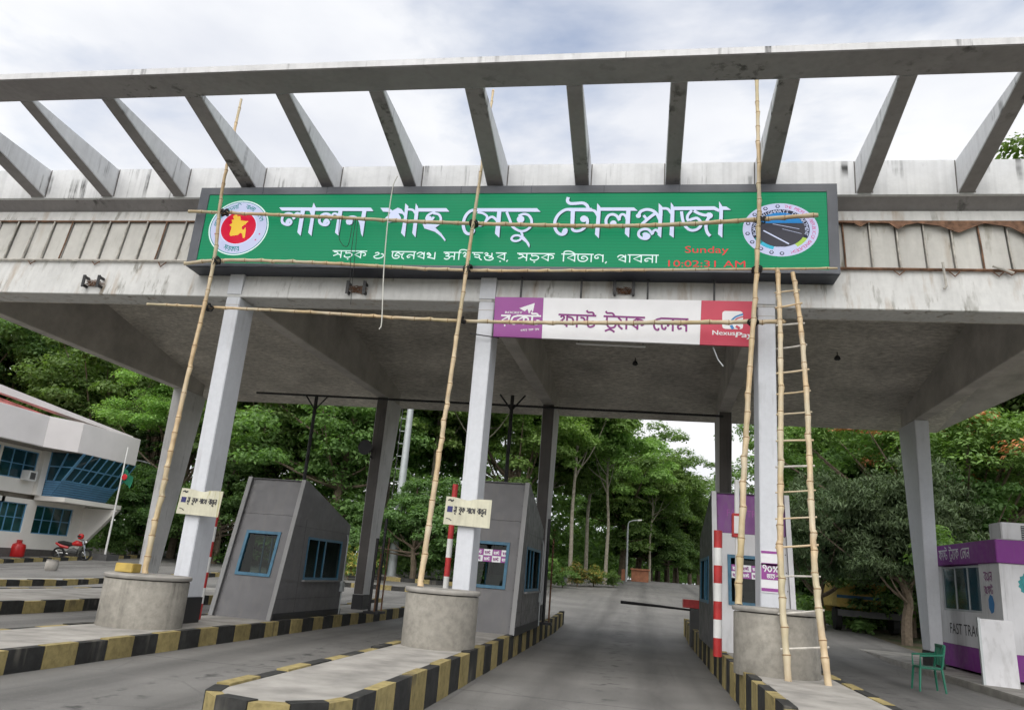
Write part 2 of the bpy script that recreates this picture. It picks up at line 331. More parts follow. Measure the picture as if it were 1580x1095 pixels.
# ------------------------------------------------------------------ mesh helpers
class MB:
    def __init__(s): s.v = []; s.f = []; s.mi = []; s.m = 0
    def add(s, vs, fs):
        o = len(s.v); s.v += [tuple(v) for v in vs]
        for f in fs: s.f.append([i+o for i in f]); s.mi.append(s.m)
    def box(s, a, b):
        x0, y0, z0 = a; x1, y1, z1 = b
        s.add([(x0,y0,z0),(x1,y0,z0),(x1,y1,z0),(x0,y1,z0),(x0,y0,z1),(x1,y0,z1),(x1,y1,z1),(x0,y1,z1)],
              [(0,3,2,1),(4,5,6,7),(0,1,5,4),(1,2,6,5),(2,3,7,6),(3,0,4,7)])
    def hexa(s, p):      # 8 corners: bottom ring 0-3, top ring 4-7
        s.add(p, [(0,3,2,1),(4,5,6,7),(0,1,5,4),(1,2,6,5),(2,3,7,6),(3,0,4,7)])
    def prism(s, poly, d0, d1):   # poly = list of 3d points (flat), extruded from +d0 to +d1 (vectors)
        n = len(poly); a = [Vector(p)+Vector(d0) for p in poly]; b = [Vector(p)+Vector(d1) for p in poly]
        s.add(a+b, [list(range(n))[::-1], list(range(n, 2*n))]+[(i, (i+1) % n, n+(i+1) % n, n+i) for i in range(n)])
    def tube(s, pts, rad, k=8, cap=True):
        pts = [Vector(p) for p in pts]; n = len(pts)
        if not hasattr(rad, '__len__'): rad = [rad]*n
        rings = []; ref = None
        for i, p in enumerate(pts):
            d = (pts[min(i+1, n-1)]-pts[max(i-1, 0)])
            if d.length < 1e-9: d = Vector((0, 0, 1))
            d.normalize()
            if ref is None or abs(ref.dot(d)) > 0.98:
                ref = Vector((1, 0, 0)) if abs(d.x) < 0.8 else Vector((0, 1, 0))
            a = (ref-d*ref.dot(d)).normalized(); b = d.cross(a); ref = a
            rings.append([p+(a*math.cos(2*math.pi*j/k)+b*math.sin(2*math.pi*j/k))*rad[i] for j in range(k)])
        vs = [v for r in rings for v in r]
        fs = [(i*k+j, i*k+(j+1) % k, (i+1)*k+(j+1) % k, (i+1)*k+j) for i in range(n-1) for j in range(k)]
        if cap: fs += [list(range(k))[::-1], [(n-1)*k+j for j in range(k)]]
        s.add(vs, fs)
    def lathe(s, prof, c, k=32, axis='Z'):
        vs = []; n = len(prof)
        for r, z in prof:
            for j in range(k):
                a = 2*math.pi*j/k
                if axis == 'Z': vs.append((c[0]+r*math.cos(a), c[1]+r*math.sin(a), c[2]+z))
                elif axis == 'X': vs.append((c[0]+z, c[1]+r*math.cos(a), c[2]+r*math.sin(a)))
                else: vs.append((c[0]+r*math.cos(a), c[1]+z, c[2]+r*math.sin(a)))
        fs = [(i*k+j, i*k+(j+1) % k, (i+1)*k+(j+1) % k, (i+1)*k+j) for i in range(n-1) for j in range(k)]
        fs += [list(range(k))[::-1], [(n-1)*k+j for j in range(k)]]
        s.add(vs, fs)
    def build(s, name, mat, parent=None, smooth=False, bev=0.0):
        me = bpy.data.meshes.new(name); me.from_pydata(s.v, [], s.f); me.update()
        for mm in (mat if isinstance(mat, (list, tuple)) else [mat]): me.materials.append(MATS[mm])
        if len(me.materials) > 1: me.polygons.foreach_set('material_index', s.mi)
        import bmesh
        bm = bmesh.new(); bm.from_mesh(me); bmesh.ops.recalc_face_normals(bm, faces=bm.faces)
        if bev: bmesh.ops.bevel(bm, geom=[e for e in bm.edges if len(e.link_faces) == 2 and e.calc_face_angle(0) > 0.5], offset=bev, segments=2, affect='EDGES')
        bm.to_mesh(me); bm.free()
        if smooth:
            me.polygons.foreach_set('use_smooth', [True]*len(me.polygons))
            me.set_sharp_from_angle(angle=R_(40))
        o = bpy.data.objects.new(name, me); COL.objects.link(o)
        if parent is not None: o.parent = parent; o.matrix_parent_inverse = Matrix.Translation(-parent.location) if parent.type == 'EMPTY' else Matrix()
        return o
def tag(o, label=None, cat=None, group=None, kind=None):
    if label: o['label'] = label
    if cat: o['category'] = cat
    if group: o['group'] = group
    if kind: o['kind'] = kind
    return o
def thing(name, label, cat, loc=(0, 0, 0), group=None):
    o = bpy.data.objects.new(name, None); COL.objects.link(o); o.location = loc; o.empty_display_size = 0.3
    return tag(o, label, cat, group)
def child(o, p):
    o.parent = p
    if p.type == 'EMPTY': o.matrix_parent_inverse = Matrix.Translation(-p.location)
    return o
def boxpart(name, a, b, mat, parent, bev=0.0):
    m = MB(); m.box(a, b); return m.build(name, mat, parent, bev=bev)

# ------------------------------------------------------------------ lettering: stroke alphabet for the Bengali writing
def smooth(pts, n=5):
    if len(pts) < 3: return pts
    P = [np.array(p, float) for p in pts]; P = [2*P[0]-P[1]]+P+[2*P[-1]-P[-2]]
    o = []
    for i in range(1, len(P)-2):
        for k in range(n):
            t = k/n
            o.append(tuple(0.5*((2*P[i])+(P[i+1]-P[i-1])*t+(2*P[i-1]-5*P[i]+4*P[i+1]-P[i+2])*t*t+(-P[i-1]+3*P[i]-3*P[i+1]+P[i+2])*t**3)))
    o.append(tuple(P[-2])); return o
class Plate:
    """flat print on a plane: 2d shapes mapped by fn(u, v, lift) -> 3d"""
    def __init__(s, fn): s.fn = fn; s.mb = MB(); s.k = 0
    def lift(s): s.k += 1; return 0.004+0.00015*(s.k % 24)
    def poly(s, pts, h=None):
        h = s.lift() if h is None else h
        s.mb.add([s.fn(u, v, h) for u, v in pts], [list(range(len(pts)))])
    def ribbon(s, pts, wd, smoothn=5, taper=None):
        pts = smooth(pts, smoothn) if smoothn else pts
        h = s.lift(); n = len(pts); vs = []
        for i, p in enumerate(pts):
            a = pts[max(i-1, 0)]; b = pts[min(i+1, n-1)]
            dx, dy = b[0]-a[0], b[1]-a[1]; l = math.hypot(dx, dy) or 1
            w_ = wd/2
            if taper: w_ *= taper[0]+(taper[1]-taper[0])*i/max(1, n-1)
            vs += [s.fn(p[0]-dy/l*w_, p[1]+dx/l*w_, h), s.fn(p[0]+dy/l*w_, p[1]-dx/l*w_, h)]
        s.mb.add(vs, [(2*i, 2*i+1, 2*i+3, 2*i+2) for i in range(n-1)])
    def disc(s, c, rx, ry=None, k=20, h=None):
        ry = rx if ry is None else ry
        s.poly([(c[0]+rx*math.cos(2*math.pi*i/k), c[1]+ry*math.sin(2*math.pi*i/k)) for i in range(k)], h)
    def ring(s, c, r0, r1, q=1.0, a0=0, a1=2*math.pi, k=64, h=None):
        h = s.lift() if h is None else h
        vs = []
        for i in range(k+1):
            a = a0+(a1-a0)*i/k
            vs += [s.fn(c[0]+r0*math.cos(a), c[1]+r0*q*math.sin(a), h), s.fn(c[0]+r1*math.cos(a), c[1]+r1*q*math.sin(a), h)]
        s.mb.add(vs, [(2*i, 2*i+1, 2*i+3, 2*i+2) for i in range(k)])
    def build(s, name, mat, parent): return s.mb.build(name, mat, parent)
def yplane(Y):      # a plate facing the viewer side (-Y): u = x, v = z
    return lambda u, v, h: (u, Y-h, v)
def xplane(X):      # a plate facing -X: u = -y, v = z
    return lambda u, v, h: (X-h, -u, v)
G = {
 'স': (.8, 1, [[(.1,.85),(.32,.82),(.4,.62),(.25,.42),(.08,.32)], [(.22,.42),(.45,.55),(.65,.35)], [(.65,1),(.65,0)]]),
 'ব': (.72, 1, [[(.6,1),(.6,0)], 0, [(.6,.92),(.1,.5),(.6,.12)]]),
 'র': (.72, 1, [[(.6,1),(.6,0)], 0, [(.6,.92),(.1,.5),(.6,.12)], 0, [(.27,-.12),(.38,-.12)]]),
 'ক': (.95, 1, [[(.52,1),(.52,0)], 0, [(.52,.92),(.06,.5),(.52,.12)], [(.52,.85),(.8,.75),(.86,.45),(.7,.38)]]),
 'ড়': (.8, 1, [[(.22,1),(.2,.68),(.45,.74),(.66,.55),(.6,.25),(.36,.1),(.12,.22),(.15,.42)], 0, [(.34,-.14),(.45,-.14)]]),
 'ও': (.9, 0, [[(.15,.75),(.35,.85),(.45,.65),(.25,.45),(.1,.28),(.22,.06),(.5,.05),(.76,.3),(.74,.62),(.58,.66)]]),
 'জ': (1.05, 1, [[(.1,.95),(.08,.45),(.2,.12),(.45,.08),(.6,.3),(.45,.48),(.28,.4),(.35,.7),(.5,.92)], [(.48,.9),(.7,.62),(.92,.82)], [(.82,.7),(.78,.25),(.95,0)]]),
 'ন': (.72, 1, [[(.6,1),(.6,0)], [(.6,.45),(.35,.6),(.12,.42),(.18,.2),(.34,.3)]]),
 'প': (.75, 0, [[(.6,1),(.6,0)], [(.08,.66),(.16,.86),(.35,.95),(.52,.8),(.6,.55)], 0, [(.5,.78),(.16,.38),(.6,.14)]]),
 'থ': (.78, 0, [[(.62,1),(.62,0)], [(.3,.72),(.14,.9),(.06,.7),(.3,.66),(.3,.5),(.1,.3)], 0, [(.1,.3),(.62,.1)]]),
 'অ': (.95, 1, [[(.1,.78),(.28,.86),(.4,.7),(.28,.54),(.16,.5)], [(.16,.5),(.38,.46),(.44,.24),(.26,.06),(.06,.18)], [(.42,.34),(.6,.48),(.78,.4)], [(.78,1),(.78,0)]]),
 'ধ': (.75, 0, [[(.62,1),(.62,0)], 0, [(.62,.78),(.18,.48),(.62,.12)], [(.1,.85),(.24,1.02),(.34,.82),(.2,.52)]]),
 'ি': (.3, 1, [[(.15,1),(.15,0)], [(.15,1.0),(.22,1.34),(.6,1.36),(.92,1.0)]]),
 'দ': (.78, 1, [[(.18,1),(.18,.7),(.42,.74),(.56,.56),(.44,.36),(.2,.44)], [(.5,.42),(.58,.2),(.72,.02)]]),
 'প্ত': (.9, 0, [[(.1,.86),(.22,1),(.34,.84),(.16,.66)], 0, [(.16,.66),(.62,.55)], [(.62,1),(.62,.5)], [(.1,.52),(.2,.12),(.5,.02),(.74,.25),(.58,.44),(.42,.3)]]),
 'ভ': (.85, 1, [[(.1,1),(.1,.4),(.25,.1),(.55,.08),(.74,.4),(.6,.7),(.38,.68),(.34,.45),(.52,.4)]]),
 'গ': (.75, 0, [[(.62,1),(.62,0)], [(.62,.8),(.35,.98),(.1,.8),(.12,.5),(.3,.5),(.28,.7)]]),
 'া': (.28, 1, [[(.13,1),(.13,0)]]),
 ',': (.3, 0, [[(.12,.08),(.04,-.16)]]),
 'ফ': (1.0, 1, [[(.52,1),(.52,0)], [(.12,.78),(.25,.92),(.34,.72),(.12,.42)], 0, [(.12,.42),(.52,.14)], [(.52,.85),(.82,.75),(.9,.48),(.72,.38)]]),
 'স্ট': (1.0, 1, [[(.05,.82),(.25,.76),(.3,.52),(.08,.34)], [(.18,.45),(.4,.55)], [(.47,1),(.47,.38),(.62,.08),(.88,.2),(.88,.5),(.68,.5)], [(.4,1.42),(.5,1.26),(.76,1.26),(.88,1.0)]]),
 'ট': (.85, 1, [[(.2,1),(.2,.4),(.37,.08),(.66,.15),(.72,.45),(.52,.5)], [(.1,1.42),(.2,1.26),(.5,1.26),(.66,1.0)]]),
 'ট্র্যা': (1.5, 1, [[(.2,1),(.2,.4),(.37,.1),(.66,.15),(.72,.45),(.52,.5)], [(.1,1.42),(.2,1.26),(.5,1.26),(.66,1.0)], [(.1,-.2),(.4,-.05),(.68,-.25)], [(.86,.95),(1.06,.62),(.9,.3),(1.14,0)], [(1.36,1),(1.36,0)]]),
 'ে': (.48, 0, [[(.48,.98),(.2,.85),(.08,.5),(.15,.15),(.33,.05),(.36,.22)]]),
 'ল': (.88, 1, [[(.3,.34),(.25,.14),(.1,.2),(.06,.5),(.2,.72),(.38,.65),(.42,.35)], [(.42,.4),(.54,.7),(.7,.5)], [(.7,1),(.7,0)]]),
 'খ': (.8, 0, [[(.62,1),(.62,0)], [(.08,.85),(.3,.92),(.32,.68),(.12,.35),(.35,.18),(.62,.4)]]),
 'ু': (0, 0, [[(-.22,0),(-.46,-.12),(-.4,-.3),(-.18,-.2),(-.02,-.4)]]),
 'ব্লু': (.85, 1, [[(.62,1),(.62,-.05)], 0, [(.62,1),(.15,.74),(.62,.52)], [(.3,.2),(.16,.05),(.06,.26),(.22,.42),(.36,.2),(.48,.4),(.62,.3)], [(.5,-.08),(.3,-.2),(.42,-.36),(.66,-.42)]]),
 'শ': (.75, 0, [[(.62,1),(.62,0)], [(.06,.75),(.2,.96),(.34,.72),(.12,.45)], [(.3,.86),(.5,.8),(.62,.5)]]),
 'ণ': (.75, 1, [[(.62,1),(.62,0)], [(.1,1),(.12,.4),(.34,.3),(.4,.6),(.62,.45)]]),
 'ত': (.9, 1, [[(.1,.95),(.16,.3),(.4,.06),(.68,.2),(.7,.58),(.48,.68),(.36,.5)]]),
 'ং': (.4, 0, [[(.2,.75),(.08,.62),(.2,.5),(.3,.62),(.2,.75)], [(.3,.45),(.1,.1)]]),
 '১': (.6, 0, [[(.34,.62),(.14,.6),(.1,.85),(.36,.92),(.5,.6),(.3,.1)]]),
 '০': (.7, 0, [[(.35,.85),(.1,.5),(.35,.15),(.6,.5),(.35,.85)]]),
 '%': (.8, 0, [[(.65,.9),(.15,.1)], [(.2,.85),(.1,.72),(.2,.6),(.3,.72),(.2,.85)], [(.62,.4),(.52,.27),(.62,.15),(.72,.27),(.62,.4)]]),
 ' ': (.45, 0, []),
}
def bnwidth(chars): return sum(G[c][0] for c in chars)
def bengali(plate, chars, x, y, size, wd=0.11, squeeze=1.0, place=None):
    """chars in visual order; place(u, v) maps text space (for writing on an arc)"""
    pl = place or (lambda u, v: (u, v))
    cx = x
    for c in chars:
        adv, matra, strokes = G[c]
        sharp = False
        for s in strokes:
            if s == 0: sharp = True; continue
            pts = [(cx+px*size*squeeze, y+py*size) for px, py in s]
            if not sharp and len(pts) > 2: pts = smooth(pts, 4)
            sharp = False
            plate.ribbon([pl(*p) for p in pts], wd*size, 0)
        if matra:
            plate.ribbon([pl(cx+adv*size*squeeze*k/3-(.02*size if k == 0 else 0), y+size) for k in range(4)], wd*size, 0)
        cx += adv*size*squeeze
    return cx
_lat = {}
def latin_polys(txt):
    """outline of roman writing as triangles at size 1 (built-in font)"""
    if txt in _lat: return _lat[txt]
    c = bpy.data.curves.new('txt', 'FONT'); c.body = txt; c.size = 1.0; c.resolution_u = 3
    o = bpy.data.objects.new('txt', c); COL.objects.link(o)
    bpy.context.view_layer.update()
    me = bpy.data.meshes.new_from_object(o)
    vs = [(v.co.x, v.co.y) for v in me.vertices]; fs = [list(p.vertices) for p in me.polygons]
    bpy.data.objects.remove(o); bpy.data.curves.remove(c); bpy.data.meshes.remove(me)
    _lat[txt] = (vs, fs); return vs, fs
def roman(plate, txt, x, y, w_, h_, shear=0.0, bold=0.0):
    vs, fs = latin_polys(txt)
    x0 = min(v[0] for v in vs); x1 = max(v[0] for v in vs); y0 = min(v[1] for v in vs); y1 = max(v[1] for v in vs)
    sx = w_/(x1-x0); sy = h_/(y1-y0)
    for k, dx in enumerate(([0, bold] if bold else [0])):
        h = plate.lift()
        plate.mb.add([plate.fn(x+(v[0]-x0)*sx+(v[1]-y0)*sy*shear+dx, y+(v[1]-y0)*sy, h) for v in vs], fs)
def arcroman(plate, txt, c, rx, ry, a0, a1, size, flip=False):
    n = len(txt)
    for i, ch in enumerate(txt):
        if ch == ' ': continue
        a = a0+(a1-a0)*(i+.5)/n
        vs, fs = latin_polys(ch)
        xm = (min(v[0] for v in vs)+max(v[0] for v in vs))/2
        rot = a-math.pi/2 if not flip else a+math.pi/2
        px, py = c[0]+rx*math.cos(a), c[1]+ry*math.sin(a)
        h = plate.lift(); ca, sa = math.cos(rot), math.sin(rot)
        plate.mb.add([plate.fn(px+((v[0]-xm)*ca-(v[1]-.33)*sa)*size, py+((v[0]-xm)*sa+(v[1]-.33)*ca)*size, h) for v in vs], fs)

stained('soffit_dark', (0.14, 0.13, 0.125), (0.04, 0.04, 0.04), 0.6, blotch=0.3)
simple('bounce_sheet', (0.32, 0.31, 0.30), 0.9, 0.2)
simple('faded_blue', (0.05, 0.13, 0.22), 0.7, 0.3, 5)

# ================================================================== SETTING
def sheet(name, xs, ys, dz, mat, fx=None):
    m = MB(); nx = len(xs); ny = len(ys)
    m.add([((x if fx is None else fx(x, y)), y, hgt(x, y)+dz) for y in ys for x in xs],
          [(j*nx+i, j*nx+i+1, (j+1)*nx+i+1, (j+1)*nx+i) for j in range(ny-1) for i in range(nx-1)])
    return tag(m.build(name, mat), kind='structure')
sheet('ground', [-1500, -300, -100, -60, -30, 0, 30, 60, 100, 300, 1500], [-300, -40, 0, 10, 20, 24, 30, 40, 50, 60, 75, 100, 160, 300, 1500], -0.03, 'grass_soil')
YS = [-12, -6, 0, 6, 12, 18, 24, 28, 34, 40, 46, 52, 58, 62]
sheet('toll_road', [-40, -30, -20, -10, 0, 9], YS, 0.0, 'asphalt')
# the road leaves the plaza and bends away to the right behind the booths
def bend(x, y): return x+0.0035*max(0, y-62)**2
sheet('far_road', [-9, -4, 0, 5, 9], [62, 66, 70, 75, 82, 90, 100, 112, 126, 140], 0.004, 'asphalt', bend)
sheet('forecourt', [-75, -60, -48, -31], [20, 24, 30, 36, 42, 48, 54, 60], 0.008, 'far_pavement')

def striped(name, parent, pts, w_, h0, h1, step=0.55, start=0):
    """kerb stones painted black and yellow along a polyline of (x, y); each stone is a piece"""
    k = start
    P = [Vector((p[0], p[1], 0)) for p in pts]
    carry = []
    for a, b in zip(P[:-1], P[1:]):
        d = b-a; n = max(1, round(d.length/step)); d /= n
        nn = Vector((d.y, -d.x, 0)).normalized()*w_
        for i in range(n):
            p = a+d*i; q = a+d*(i+1)-d*0.012/max(d.length, .01)
            z0 = hgt(p.x, p.y); j = random.uniform(-.016, .010); jj = nn.normalized()*random.uniform(-.012, .012); p = p+jj; q = q+jj*random.uniform(.3, 1)
            m = MB()
            m.hexa([(p.x, p.y, z0+h0), (q.x, q.y, z0+h0), (q.x+nn.x, q.y+nn.y, z0+h0), (p.x+nn.x, p.y+nn.y, z0+h0),
                    (p.x, p.y, z0+h1+j), (q.x, q.y, z0+h1+j), (q.x+nn.x*.95, q.y+nn.y*.95, z0+h1+j), (p.x+nn.x*.95, p.y+nn.y*.95, z0+h1+j)])
            m.build('kerb_stone', 'black_kerb' if k % 2 else 'yellow_kerb', parent)
            k += 1
def island(x0, x1, y0, y1, h, label):
    r = (x1-x0)/2; cx = (x0+x1)/2
    out_ = [(cx+(r-.14)*math.cos(a), y0+(r-.14)*math.sin(a)) for a in [math.pi+math.pi*i/12 for i in range(13)]]
    poly = out_+[(x1-.14, y1), (x0+.14, y1)]
    m = MB(); m.prism([(p[0], p[1], 0) for p in poly], (0, 0, -.05), (0, 0, h))
    o = tag(m.build('traffic_island', 'island_concrete'), label, None, kind='structure')
    nose = [(cx+r*math.cos(a), y0+r*math.sin(a)) for a in [math.pi+math.pi*i/6 for i in range(7)]]
    striped('kerb_stone', o, [(x0, y1)]+nose+[(x1, y1)], -.14, -.04, h+.012, 0.6)
    return o
island(-15.7, -12.55, 6.5, 27, .24, 'wide concrete island under the leftmost rear column')
island(-8.95, -7.25, 5.0, 27, .27, 'concrete island with striped kerb under the left toll booth')
island(-3.75, -2.42, 7.0, 27, .42, 'concrete island with striped kerb under the middle toll booth')
island(1.5, 2.9, 7.0, 27, .5, 'concrete island with striped kerb under the purple toll booth')
m = MB(); m.box((7.0, 12, -.05), (14, 30, .14)); tag(m.build('pavement', 'island_concrete', bev=.02), kind='structure')
kt = thing('striped_kerb', 'low black and yellow kerb nearest the left columns', 'kerb', (-19, 20, 0), 'striped kerbs along the left lanes')
striped('kerb_stone', kt, [(-19.3, 16), (-19.3, 36)], .22, -.05, .2, .52)
boxpart('kerb_core', (-20.3, 16.02, -.05), (-19.54, 36, .17), 'island_concrete', kt)
kt = thing('striped_kerb', 'long black and yellow kerb in front of the white office', 'kerb', (-27, 28, 0), 'striped kerbs along the left lanes')
striped('kerb_stone', kt, [(-27.0, 26), (-28.6, 36), (-30, 46)], .22, -.05, .2, .75)

# ================================================================== TOLL CANOPY
CX = [-8.18, -2.99, 2.08]                 # front columns
RX = [-14.76, -7.88, -2.77, 2.27, 7.43]   # rear columns
FXS = [-18.4, -13.35] + CX + [7.2, 12.3]
XL, XR = -19.5, 13.0
can = thing('toll_canopy', 'wide concrete toll plaza canopy with open pergola of slanted fins on top', 'toll gate', (-3, 13.4, 0))
def xprism(name, prof, mat, x0=XL, x1=XR, parent=can, bev=0):   # profile in (y, z), swept along x
    m = MB(); m.prism([(0, y, z) for y, z in prof], (x0, 0, 0), (x1, 0, 0)); return m.build(name, mat, parent, bev=bev)
# upper band, chamfered ledge, cornice
xprism('upper_band', [(13.40, 8.71), (13.40, 9.40), (13.62, 9.40), (13.95, 9.34), (13.95, 8.60), (13.70, 8.60)], 'pergola_concrete')
xprism('ledge', [(13.44, 8.70), (13.70, 8.597), (13.95, 8.597), (13.95, 8.50), (13.68, 8.50)], 'beam_concrete')
xprism('cornice', [(13.64, 8.497), (13.95, 8.497), (13.95, 8.26), (13.60, 8.26)], 'fascia_white')
# sloping back wall and the fascia beam
xprism('back_wall', [(13.72, 8.257), (13.95, 8.257), (13.95, 7.30), (13.58, 7.30)], 'panel_paint')
xprism('fascia_beam', [(13.50, 7.297), (13.95, 7.297), (13.95, 6.475), (13.35, 6.475)], 'fascia_white', bev=.012)
# inclined sheet panels between upright bars
def inc(z): return 13.48+(z-7.28)*(0.14/0.96)
pitch = .4555; x = -19.3; bars = []
bar_mesh = None
k = 0
while x < 12.8:
    hid = -8.9 < x < 2.9
    if not hid:
        if not (-9.4 < x < -8.8):
            z0, z1 = 7.315, 8.235
            jx = random.uniform(-.008, .008); jy = random.uniform(-.012, .012)
            m = MB(); m.hexa([(x+.02, inc(z0)+.02+jy, z0), (x+pitch-.02, inc(z0)+.02+jy, z0), (x+pitch-.02, inc(z0)+.05, z0), (x+.02, inc(z0)+.05, z0),
                              (x+.02+jx, inc(z1)+.02, z1), (x+pitch-.02+jx, inc(z1)+.02, z1), (x+pitch-.02+jx, inc(z1)+.05, z1), (x+.02+jx, inc(z1)+.05, z1)])
            m.build('panel', 'panel_paint', can)
        m = MB(); dj = random.uniform(-.012, .012)
        m.tube([(x+dj, inc(7.27)-.025, 7.27), (x, inc(7.7)-.025, 7.7), (x+dj, inc(8.25)-.025, 8.25)], .016, 6)
        m.build('bar', 'bar_paint' if k % 5 else 'rusty_steel', can)
    k += 1; x += pitch
for xa, xb, nm in ((-19.3, -8.95, 'bar_paint'), (3.1, 12.9, 'rusty_steel')):
    m = MB(); m.tube([(xa, inc(7.27)-.03, 7.275), ((xa+xb)/2, inc(7.27)-.03, 7.262), (xb, inc(7.27)-.03, 7.275)], .028, 6); m.build('rail', nm, can)
    m = MB(); m.tube([(xa, inc(8.24)-.02, 8.248), (xb, inc(8.24)-.02, 8.248)], .02, 6); m.build('rail', 'rusty_steel', can)
# torn rusty flashing hanging below the cornice on the right
pts = []
x = 3.35; n = 0
prof = [(0, .03), (.3, .05), (.42, .12), (.55, .04), (.9, .05), (1.05, .16), (1.2, .08), (1.4, .05), (1.75, .1), (2.05, .22), (2.3, .12), (2.5, .05), (2.9, .12), (3.2, .3), (3.5, .2), (3.9, .1), (4.4, .22)]
top = [(3.35+dx, 8.262) for dx, _ in prof]; bot = [(3.35+dx, 8.262-d*1.15) for dx, d in prof]
m = MB()
nv = len(prof)
m.add([(x, 13.545, z) for x, z in top]+[(x, 13.53-(8.262-z)*.1, z) for x, z in bot]+[(x, 13.553, z) for x, z in top]+[(x, 13.538-(8.262-z)*.1, z) for x, z in bot],
      [(i, i+1, nv+i+1, nv+i) for i in range(nv-1)]+[(2*nv+i+1, 2*nv+i, 3*nv+i, 3*nv+i+1) for i in range(nv-1)]+[(nv+i, nv+i+1, 3*nv+i+1, 3*nv+i) for i in range(nv-1)])
tag(m.build('torn_flashing', 'rusty_steel', can), 'torn rust brown flashing under the right cornice')
# ragged fringe of old sheet on the left, small bent steel clips under the rails
for xx in (-13.1, -11.55, -10.0, 4.35, 5.25, 5.95, 6.15):
    m = MB(); s_ = .12
    m.tube([(xx-.09, inc(7.25)-.03, 7.25), (xx, inc(7.25)-.05, 7.25-s_*random.uniform(.6, 1.0)), (xx+.1, inc(7.25)-.03, 7.25)], .012, 5); m.build('clip', 'rusty_steel', can)
m = MB(); m.tube([(5.05, 13.38, 7.38), (5.07, 13.36, 6.93), (5.03, 13.36, 6.88)], .022, 6); m.build('bent_rod', 'bar_paint', can)
m = MB(); m.tube([(5.85, 13.40, 7.33), (6.15, 13.34, 7.18)], .02, 6); m.build('bent_rod', 'bar_paint', can)
# edge-beam return, sloping slab, cross beams
def slab(Y): return 7.85-.195*(Y-17.9)
m = MB(); m.prism([(0, 13.952, slab(13.95)), (0, 24.3, slab(24.3)), (0, 24.3, slab(24.3)+.22), (0, 13.952, slab(13.95)+.22)], (-15.2, 0, 0), (8.6, 0, 0)); m.build('ceiling_slab', 'ceiling_plaster', can)
xprism('edge_beam', [(13.953, 6.478), (13.953, slab(13.95)-.003), (14.05, slab(14.05)-.003), (13.99, 6.478)], 'ceiling_plaster')
fx2 = [-15.0, -8.18, -2.99, 2.08, 7.25]
for i, (xr, xf) in enumerate(zip(RX, fx2)):
    wb = .17; m = MB(); rear = 23.1
    for s_ in (0,):
        p = []
        for (X, Y) in ((xf, 13.992), (xr, rear)):
            p.append((X, Y))
        zb = 6.46
        m.hexa([(p[0][0]-wb, p[0][1], zb), (p[0][0]+wb, p[0][1], zb), (p[1][0]+wb, p[1][1], zb), (p[1][0]-wb, p[1][1], zb),
                (p[0][0]-wb, p[0][1], slab(p[0][1])+.05), (p[0][0]+wb, p[0][1], slab(p[0][1])+.05), (p[1][0]+wb, p[1][1], slab(p[1][1])+.05), (p[1][0]-wb, p[1][1], slab(p[1][1])+.05)])
    m.build('ceiling_beam', 'ceiling_beam', can, bev=.015)
# side overhang of the slab to the right beyond the last beam (wedge seen against the trees)
m = MB(); m.prism([(8.602, 13.955, slab(13.95)), (8.602, 24.3, slab(24.3)), (12.6, 13.955, slab(13.95)-.1)], (0, 0, 0), (0, 0, .2)); m.build('ceiling_slab', 'ceiling_beam', can)
# front columns
def column(xc, base, part='column'):
    c = MB(); wv = .148
    c.box((xc-wv, 13.345, base+.45), (xc+wv, 13.94, 6.472))
    o = c.build(part, 'column_paint', can, bev=.012)
    return o
for i, xc in enumerate([-13.35]+CX+[7.2]):
    base = (.24, .27, .42, .5, .14)[i]
    if i in (0, 4): continue
    column(xc, base)
    boxpart('column_base', (xc-.155, 13.338, base-.02), (xc+.155, 13.947, base+.448), 'black_paint', can)
    boxpart('pilaster', (xc-.15, 13.335, 6.53), (xc+.15, 13.42, 6.98), 'column_paint', can)
    boxpart('groove', (xc-.151, 13.342, 6.30), (xc+.151, 13.349, 6.312), 'ceiling_beam', can)
# rear columns: deep blades that narrow downwards
for i, xc in enumerate(RX):
    base = (.24, .27, .42, .5, .14)[i]
    m = MB(); wt, wb2, dt, db = .18, .15, 1.35, .6
    m.hexa([(xc-wb2, 21.95, base+.4), (xc+wb2, 21.95, base+.4), (xc+wb2, 21.95+db, base+.4), (xc-wb2, 21.95+db, base+.4),
            (xc-wt, 21.95, 6.457), (xc+wt, 21.95, 6.457), (xc+wt, 21.95+dt, 6.457), (xc-wt, 21.95+dt, 6.457)])
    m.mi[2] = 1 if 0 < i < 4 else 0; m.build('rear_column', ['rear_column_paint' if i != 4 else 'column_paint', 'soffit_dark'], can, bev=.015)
    boxpart('column_base', (xc-.16, 21.94, base-.02), (xc+.16, 22.56, base+.398), 'black_paint', can)
# pergola: fins from the band forward to the top beam
def fin(xc, wf):
    m = MB()
    prof = [(13.395, 8.73), (13.395, 9.385), (10.84, 9.47), (10.84, 9.37)]
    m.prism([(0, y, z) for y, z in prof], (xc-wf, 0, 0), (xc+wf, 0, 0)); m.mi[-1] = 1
    boxpart('joint', (xc+wf+.004, 13.394, 8.74), (xc+wf+.022, 13.41, 9.39), 'soffit_dark', can); boxpart('joint', (xc-wf-.02, 13.394, 8.74), (xc-wf-.004, 13.41, 9.39), 'soffit_dark', can)
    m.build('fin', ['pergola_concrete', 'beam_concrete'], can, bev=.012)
fp = 1.715
xk = CX[0]-fp*7
kk = 0
while xk < 12.9:
    major = (kk-7) % 3 == 0
    fin(xk if not (0 <= kk-7 <= 6) else np.interp(kk-7, [0, 3, 6], CX), .165 if major else .135)
    kk += 1; xk += fp
xprism('front_beam', [(10.20, 9.36), (10.20, 9.47), (10.26, 9.49), (10.838, 9.49), (10.838, 9.36)], 'beam_concrete', bev=.01)
